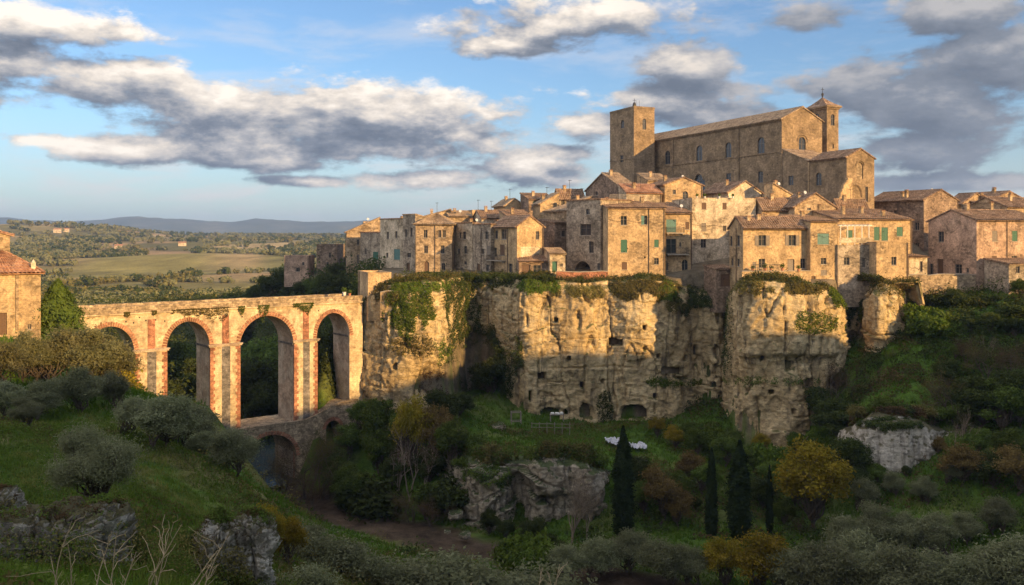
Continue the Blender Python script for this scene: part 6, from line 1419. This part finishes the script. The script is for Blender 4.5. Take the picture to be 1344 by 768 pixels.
def rock_growth(names, n, mat, label, seed, size, h):
    rs = np.random.RandomState(seed); A = []
    for o in names:
        co = np.empty(len(o.data.vertices) * 3, np.float32); o.data.vertices.foreach_get('co', co); co = co.reshape(-1, 3); k = co[:, 2] > co[:, 2].max() * .35
        nz = fbm(co[:, 0] * 2, co[:, 1] * 2, co[:, 2] * 2, 3, seed); A.append(co[k & (nz > .0)] + np.array(o.location))
    A = np.concatenate(A); C = A[rs.randint(len(A), size=n)] + rs.normal(size=(n, 3)) * .03 + np.stack([np.zeros(n), np.zeros(n), rs.uniform(0, 1, n) ** 2 * h], -1)
    V, Q = leafquads(C, np.tile([0, 0, 1.], (n, 1)), size, rs, .6, 1.0); tag(np_mesh('moss', V, Q, M[mat]), label, kind='stuff')
_fr = [o for o in bpy.data.objects if o.name.startswith('rock') and o.location.y < 32]
rock_growth(_fr, 26000, 'leafb', 'brown moss on the foreground rocks', 3, .03, .10)
rock_growth(_fr, 16000, 'leafg', 'green tufts growing on the foreground rocks', 4, .035, .22)
def base_growth(n, mat, label, seed, size, h):
    rs = np.random.RandomState(seed); P = []
    for o in _fr: a = rs.uniform(0, 6.28, n // len(_fr)); r = rs.uniform(.85, 1.7, len(a)); d = o.dimensions; P.append(np.stack([o.location.x + np.cos(a) * r * d.x / 2, o.location.y + np.sin(a) * r * d.y / 2], -1))
    P = np.concatenate(P); nz = fbm(P[:, 0] * 1.2, P[:, 1] * 1.2, 0, 3, seed); P = P[nz > -.2]; nz = nz[nz > -.2]; m = len(P)
    C = np.stack([P[:, 0], P[:, 1], terrain(P[:, 0], P[:, 1]) + rs.uniform(0, 1, m) ** 1.3 * h * (1 + nz)], -1); V, Q = leafquads(C, np.tile([0, 0, 1.], (m, 1)), size, rs, .45, 1.2); tag(np_mesh('weeds', V, Q, M[mat]), label, kind='stuff')
base_growth(50000, 'leafg', 'weeds crowding round the foreground rocks', 5, .05, .75)
base_growth(30000, 'drysh', 'dry weeds round the foreground rocks', 6, .05, .9)
# --- people's things on the terrace: frames, fence, tarp, sheet
def post_fence():
    root = empty('wooden_fence', PT(698, 566, 121.5), math.radians(-2), 'thin wooden fence in front of the left cave mouth', 'fence')
    for i in range(6): mb = MB(); mb.tube([(i * 1.05, 0, -.6), (i * 1.05, .02, 1.25)], .05, 5); mb.build('post', M['greywood'], root)
    mb = MB(); mb.tube([(-.1, 0, 1.05), (5.4, 0, 1.0)], .035, 4); mb.tube([(-.1, 0, .55), (5.4, 0, .5)], .03, 4); mb.build('rail', M['greywood'], root)
post_fence()
def crate_frame():
    root = empty('wire_cage', PT(671, 554, 122), .1, 'grey-framed cage standing left of the cave fence', 'cage'); mb = MB(); w, h = 1.35, 1.35
    for x in (0, w):
        for y in (0, .9): mb.box(x, x + .09, y, y + .09, -.3, h)
    for z in (0, h - .08):
        mb.box(.09, w, 0, .08, z, z + .08); mb.box(.09, w, .9, .98, z, z + .08); mb.box(0, .08, .09, .9, z, z + .08); mb.box(w, w + .08, .09, .9, z, z + .08)
    mb.build('frame', M['greywood'], root); mb = MB()
    for i in range(8): mb.box(.12 + i * .15, .13 + i * .15, .03, .04, .08, h - .08)
    mb.build('bars', M['iron'], root)
crate_frame()
def sheets():
    for j, (px, Y, lb) in enumerate([(807, 117.5, 'crumpled white sheet spread on the grass left of the cypress tip'), (835, 117.5, 'second crumpled white sheet spread right of the cypress tip')]):
        n = 40; g = np.linspace(-1, 1, n); X, Yy = np.meshgrid(g * 1.35, g * .9); x0 = (px - CX) / F * Y
        z = terrain(X + x0, Yy + Y) + .5 + np.abs(fbm(X * 1.6, Yy * 1.6, j, 4, 12)) * .55; V = np.stack([X + x0 + fbm(X, Yy, 3, 2, 4) * .2, Yy + Y, z], -1).reshape(-1, 3)
        idx = np.arange(n * n).reshape(n, n); Q = np.stack([idx[:-1, :-1], idx[:-1, 1:], idx[1:, 1:], idx[1:, :-1]], -1).reshape(-1, 4); tag(np_mesh('plastic_sheet', V, Q, M['tarp']), lb, 'sheet')
sheets()
def cave_table():
    root = empty('market_table', PT(722, 552, 123.0), .05, 'pale table with white bundles at the left cave mouth', 'table'); mb = MB(); mb.box(0, 2.0, 0, .8, .72, .78); mb.build('tabletop', M['greywood'], root)
    for x in (.05, 1.87):
        for y in (.05, .67): mb = MB(); mb.box(x, x + .08, y, y + .08, -.2, .718); mb.build('leg', M['greywood'], root)
cave_table()
for i, (dx, lb) in enumerate([(.35, 'white bundle at the left end of the cave table'), (1.0, 'white bundle in the middle of the cave table'), (1.6, 'white bundle at the right end of the cave table')]):
    o_ = PT(722, 552, 123.0); ob = rock(lb, 0, 0, 1, .28, .22, .17, 90 + i, 'white', 2.5, res=14); ob.location = (o_[0] + dx, o_[1] + .4, o_[2] + .92); ob.name = 'cloth_bundle'; ob['category'] = 'bundle'
mb = MB(); x, y, z = (PT(1303, 430, 133)); mb.tube([(0, 0, -1.5), (.03, 0, 3.6)], [.1, .07], 6); mb.box(-.25, .3, -.04, .04, 3.1, 3.2); o = mb.build('utility_pole', M['barkpale']); o.location = (x, y, z); tag(o, 'pale wooden pole standing alone on the upper right slope', 'pole')
# --- dry stalks in the foreground
def stalk(px, py, Y, hh, lean, seed, label):
    rs = np.random.RandomState(seed); A = Acc(); x, y, z = PT(px, py, Y)
    P = [np.array([0, 0, -.4])]; d = np.array([lean, rs.normal() * .1, 1.0])
    for i in range(7): d = d + rs.normal(size=3) * .06; P.append(P[-1] + d / np.linalg.norm(d) * (hh + .4) / 7)
    A.add(*tube_np(P, np.linspace(.014, .005, 8), 5))
    for i in range(rs.randint(4, 8)):
        b = P[rs.randint(3, 7)]; e = b + np.array([rs.normal() * .22, rs.normal() * .2, rs.uniform(.15, .4)]) * hh * .8; Q_, R_ = limb(b, e, .007, .003, rs, 5, .05); A.add(*tube_np(Q_, R_, 4))
    V, Q = A.get(); o = np_mesh('dry_stalk', V, Q, M['dry']); o.location = (x, y, z); tag(o, label, 'dry plant', 'dry stalks in the foreground')
ST = [(68, 780, 15, 1.35, .02), (96, 790, 14, 1.0, .08), (118, 785, 15, 1.1, .1), (136, 790, 14, 1.25, .14), (150, 785, 16, .9, .2), (170, 800, 13, 1.75, .42), (184, 790, 15, 1.3, .5), (214, 800, 14, 1.25, .55), (228, 795, 15, 1.5, .6), (160, 780, 17, .8, -.1), (84, 780, 16, .7, -.2), (250, 790, 16, 1.0, .4)]
for i, s_ in enumerate(sorted(ST)): stalk(*s_, 200 + i, f'{ORD[i] if i < 11 else "rightmost"} of the twelve dry stalks at the lower left')
for i, s_ in enumerate([(592, 792, 16, .55, .5), (700, 790, 16, .6, .1), (722, 800, 16, .85, .15), (738, 790, 16, .7, -.2)]): stalk(*s_, 240 + i, f'{ORD[i] if i < 3 else "rightmost"} of the four dry stalks at the bottom centre')

# --- grass, undergrowth and far woods: nobody could count these
def scatter(n, xr, yr, test, seed):
    rs = np.random.RandomState(seed); x = rs.uniform(xr[0], xr[1], n); y = rs.uniform(yr[0], yr[1], n); k = (np.abs(x / y) < .62); x, y = x[k], y[k]; k = test(x, y); return x[k], y[k], rs
def blades(name, x, y, rs, h, w, per, mat, label, lean=.35):
    x = np.repeat(x, per) + rs.normal(size=len(x) * per) * h * .35; y = np.repeat(y, per) + rs.normal(size=len(y) * per) * h * .35; z = terrain(x, y) - .02; n = len(x)
    a = rs.uniform(0, 6.28, n); hh = h * rs.uniform(.5, 1.35, n); ww = w * rs.uniform(.7, 1.3, n)
    B = np.stack([x, y, z], -1); t = np.stack([np.cos(a), np.sin(a), np.zeros(n)], -1) * ww[:, None]; up = np.stack([rs.normal(size=n) * lean, rs.normal(size=n) * lean, np.ones(n)], -1) * hh[:, None]
    V = np.stack([B - t, B + t, B + up], 1).reshape(-1, 3); tag(np_mesh(name, V, np.arange(3 * n).reshape(n, 3), mat), label, kind='stuff')
x, y, rs = scatter(52000, (-32, 14), (13, 62), lambda x, y: (terrain(x, y) > -26) & (y < 62), 1)
k = rs.uniform(0, 1, len(x)) < np.clip(34 / y, 0, 1) ** 1.2; blades('grass', x[k], y[k], rs, .26, .026, 6, M['grass'], 'thick green grass on the near left hill')
slope = lambda x, y: np.hypot(terrain(x + .5, y, False) - terrain(x - .5, y, False), terrain(x, y + .5, False) - terrain(x, y - .5, False))
x, y, rs = scatter(42000, (-45, 80), (60, 140), lambda x, y: (poly_dist(x, y, RIVER) > 4.2) & ~inside(x, y, MESAPOLY) & (slope(x, y) < .9), 2)
blades('grass', x, y, rs, .42, .07, 4, M['meadow'], 'rough grass on the terraces and gorge slopes')
def undergrowth(name, n, xr, yr, test, size, hmax, mat, label, seed, thr=.1):
    x, y, rs = scatter(n, xr, yr, lambda x, y: test(x, y) & (fbm(x / 4.5, y / 4.5, 0, 3, seed) > thr), seed); z = terrain(x, y); m = len(x)
    bump = np.clip(fbm(x / 4.5, y / 4.5, 0, 3, seed) - thr, 0, 1) * 2.2; C = np.stack([x, y, z + rs.uniform(0, 1, m) * bump * hmax], -1)
    V, Q = leafquads(C, np.tile([0, 0, 1.], (m, 1)), size, rs, .6, 1.0); tag(np_mesh(name, V, Q, M[mat]), label, kind='stuff')
off = lambda x, y: (poly_dist(x, y, RIVER) > 5.0) & ~inside(x, y, MESAPOLY)
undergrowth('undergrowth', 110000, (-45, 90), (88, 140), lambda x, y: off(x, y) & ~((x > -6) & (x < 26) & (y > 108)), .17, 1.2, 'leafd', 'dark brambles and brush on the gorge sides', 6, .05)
undergrowth('undergrowth', 50000, (-20, 90), (60, 140), off, .15, .8, 'leafg', 'green brambles and weeds on the gorge sides', 7, .25)
undergrowth('undergrowth', 60000, (-30, 12), (34, 100), lambda x, y: off(x, y) & (terrain(x, y) < -13.5), .10, .9, 'drysh', 'dry scrub on the near bank', 8, .0)
undergrowth('undergrowth', 40000, (20, 80), (95, 140), off, .15, 1.0, 'leafb', 'russet scrub on the right slope', 9, .3)
undergrowth('woodland', 30000, (-62, -24), (135, 235), lambda x, y: x > -1e9, .30, 1.2, 'leafd', 'dark scrub over the rise left of town', 11, -.6)
undergrowth('undergrowth', 60000, (44, 84), (104, 136), off, .14, 1.1, 'drysh', 'dry scrub on the upper right slope', 15, .08)
undergrowth('undergrowth', 70000, (44, 84), (104, 136), off, .16, 1.3, 'leafd', 'dark brush on the upper right slope', 16, .12)
undergrowth('undergrowth', 40000, (-8, 30), (100, 128), off, .12, .7, 'leafg', 'rank weeds on the cave terrace', 17, .2)
undergrowth('undergrowth', 30000, (-8, 30), (100, 128), off, .12, .8, 'drysh', 'dry weeds on the cave terrace', 18, .28)
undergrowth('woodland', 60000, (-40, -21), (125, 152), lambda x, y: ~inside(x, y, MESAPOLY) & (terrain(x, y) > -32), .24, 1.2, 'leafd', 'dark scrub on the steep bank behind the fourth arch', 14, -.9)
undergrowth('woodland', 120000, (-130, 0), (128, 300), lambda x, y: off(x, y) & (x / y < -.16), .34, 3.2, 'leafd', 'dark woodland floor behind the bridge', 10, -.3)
def cap_growth(ci, n, mat, label, seed, size=.13, h=.5):
    rs = np.random.RandomState(seed); P = CAPS[ci]; nz = fbm(P[:, 0] / 2.2, P[:, 1] / 2.2, 0, 3, seed); k = np.where(nz > -.35)[0]; i = k[rs.randint(len(k), size=n)]
    C = P[i] + rs.normal(size=(n, 3)) * .12 + np.stack([np.zeros(n), np.zeros(n), rs.uniform(0, 1, n) ** 1.6 * h * (1 + nz[i])], -1); V, Q = leafquads(C, np.tile([0, 0, 1.], (n, 1)), size, rs, .6, 1.0)
    tag(np_mesh('undergrowth', V, Q, M[mat]), label, kind='stuff')
cap_growth(0, 60000, 'drysh', 'dry grass and weeds along the cliff rim', 31, .12, .45)
cap_growth(0, 40000, 'leafd', 'dark weeds along the cliff rim', 32, .13, .5)
cap_growth(1, 46000, 'leafg', 'green growth over the pale ledge', 33, .13, 1.2)
cap_growth(1, 26000, 'drysh', 'dry brambles over the pale ledge', 34, .14, 1.1)
cap_growth(2, 26000, 'leafg', 'green growth over the pale outcrop', 35, .12, .6)
cap_growth(2, 22000, 'leafb', 'russet moss and brush over the pale outcrop', 36, .12, .7)
undergrowth('undergrowth', 150000, (-32, 14), (14, 60), lambda x, y: terrain(x, y) > -22, .06, .3, 'leafg', 'low weeds and clover on the near left hill', 12, .0)
undergrowth('undergrowth', 120000, (-32, 14), (14, 60), lambda x, y: terrain(x, y) > -22, .065, .5, 'drysh', 'dry weeds on the near left hill', 13, .12)
# farmland groves out to the hills
def far_woods():
    rs = np.random.RandomState(77); n = 34000; r = np.exp(rs.uniform(math.log(255), math.log(2600), n)); k = rs.uniform(-.66, .05, n); y = r * np.cos(np.arctan(k)); x = k * y
    dens = fbm(x / 120, y / 120, 0, 4, 91) + .55 * sstep(-y, -560, -320)
    fy = y - (800 + 140 * (k + .40) / .2); field = (np.abs(fy) < 160) & (k > -.50) & (k < -.285)
    cu, cv = cells(x, y); hedge = (np.abs(cu - np.round(cu)) < .035) | (np.abs(cv - np.round(cv)) < .03)
    kp = ((dens > .10) | (hedge & (r > 450))) & ~field; x, y, r = x[kp], y[kp], r[kp]; z = terrain(x, y, False)
    for (nm, mt, sel, lb) in (('woods', 'olive', 0, 'far olive groves on the farmland'), ('woods', 'leafd', 1, 'far dark woods and hedges on the farmland'), ('woods', 'drysh', 2, 'far autumn-coloured groves on the farmland')):
        c = (_h(np.floor(x / 40), np.floor(y / 60), x * 0, 3) * .6 + rs.uniform(0, .4, len(x))); s = (c < .5) if sel == 0 else ((c >= .5) & (c < .72) if sel == 1 else c >= .72)
        X, Yv, Z, R = x[s], y[s], z[s], r[s]; m = len(X); per = 34; size = rs.uniform(2.0, 3.6, m) * np.interp(R, [250, 1000, 2600], [.8, 1.25, 2.2])
        d = rs.normal(size=(m, per, 3)); d /= np.linalg.norm(d, axis=2)[..., None]; C = np.stack([X, Yv, Z], -1)[:, None] + d * (size[:, None, None] * rs.uniform(.5, 1, (m, per, 1))) * np.array([1, 1, .75]) + np.array([0, 0, 1.])[None, None] * size[:, None, None] * .7
        V, Q = leafquads(C.reshape(-1, 3), d.reshape(-1, 3), np.repeat(size * .36, per), rs, .7, .4); tag(np_mesh(nm, V, Q, M[mt]), lb, kind='stuff')
far_woods()
def farm(label, px, py, s_=1.0):
    x, y, z = hit(px, py); root = empty('farmhouse', (x, y, z), .3, label, 'house', 'far farmhouses'); block(root, 14 * s_, 8 * s_, 6 * s_, 2 * s_, 'gl', M['pale'], M['tile3'], [(3 * s_, 4.2 * s_, 1, 2.4, 'p'), (9 * s_, 10.2 * s_, 1, 2.4, 'p')], [], found=2)
farm('white farmhouse far off in the middle of the plain', 234, 323, .7)
farm('hamlet house on the left of the hilltop on the horizon', 70, 305, .8); farm('hamlet house on the right of the hilltop on the horizon', 82, 304, .7)
farm('pale farm beside the bare earth patch on the far plain', 150, 327, .7)

# --- haze
mh_, T = new_mat('haze_air'); T.t.nodes.clear()
pv = T.n('ShaderNodeVolumePrincipled', {'Color': (.42, .62, 1.0, 1), 'Density': .00012, 'Anisotropy': .2}); om = T.n('ShaderNodeOutputMaterial'); T.t.links.new(pv.outputs[0], om.inputs['Volume'])
mb = MB(); mb.box(-7400, 7400, -690, 8400, -90, 190); o = mb.build('haze', mh_); o['label'] = 'thin bluish evening haze over the countryside'; o['kind'] = 'stuff'
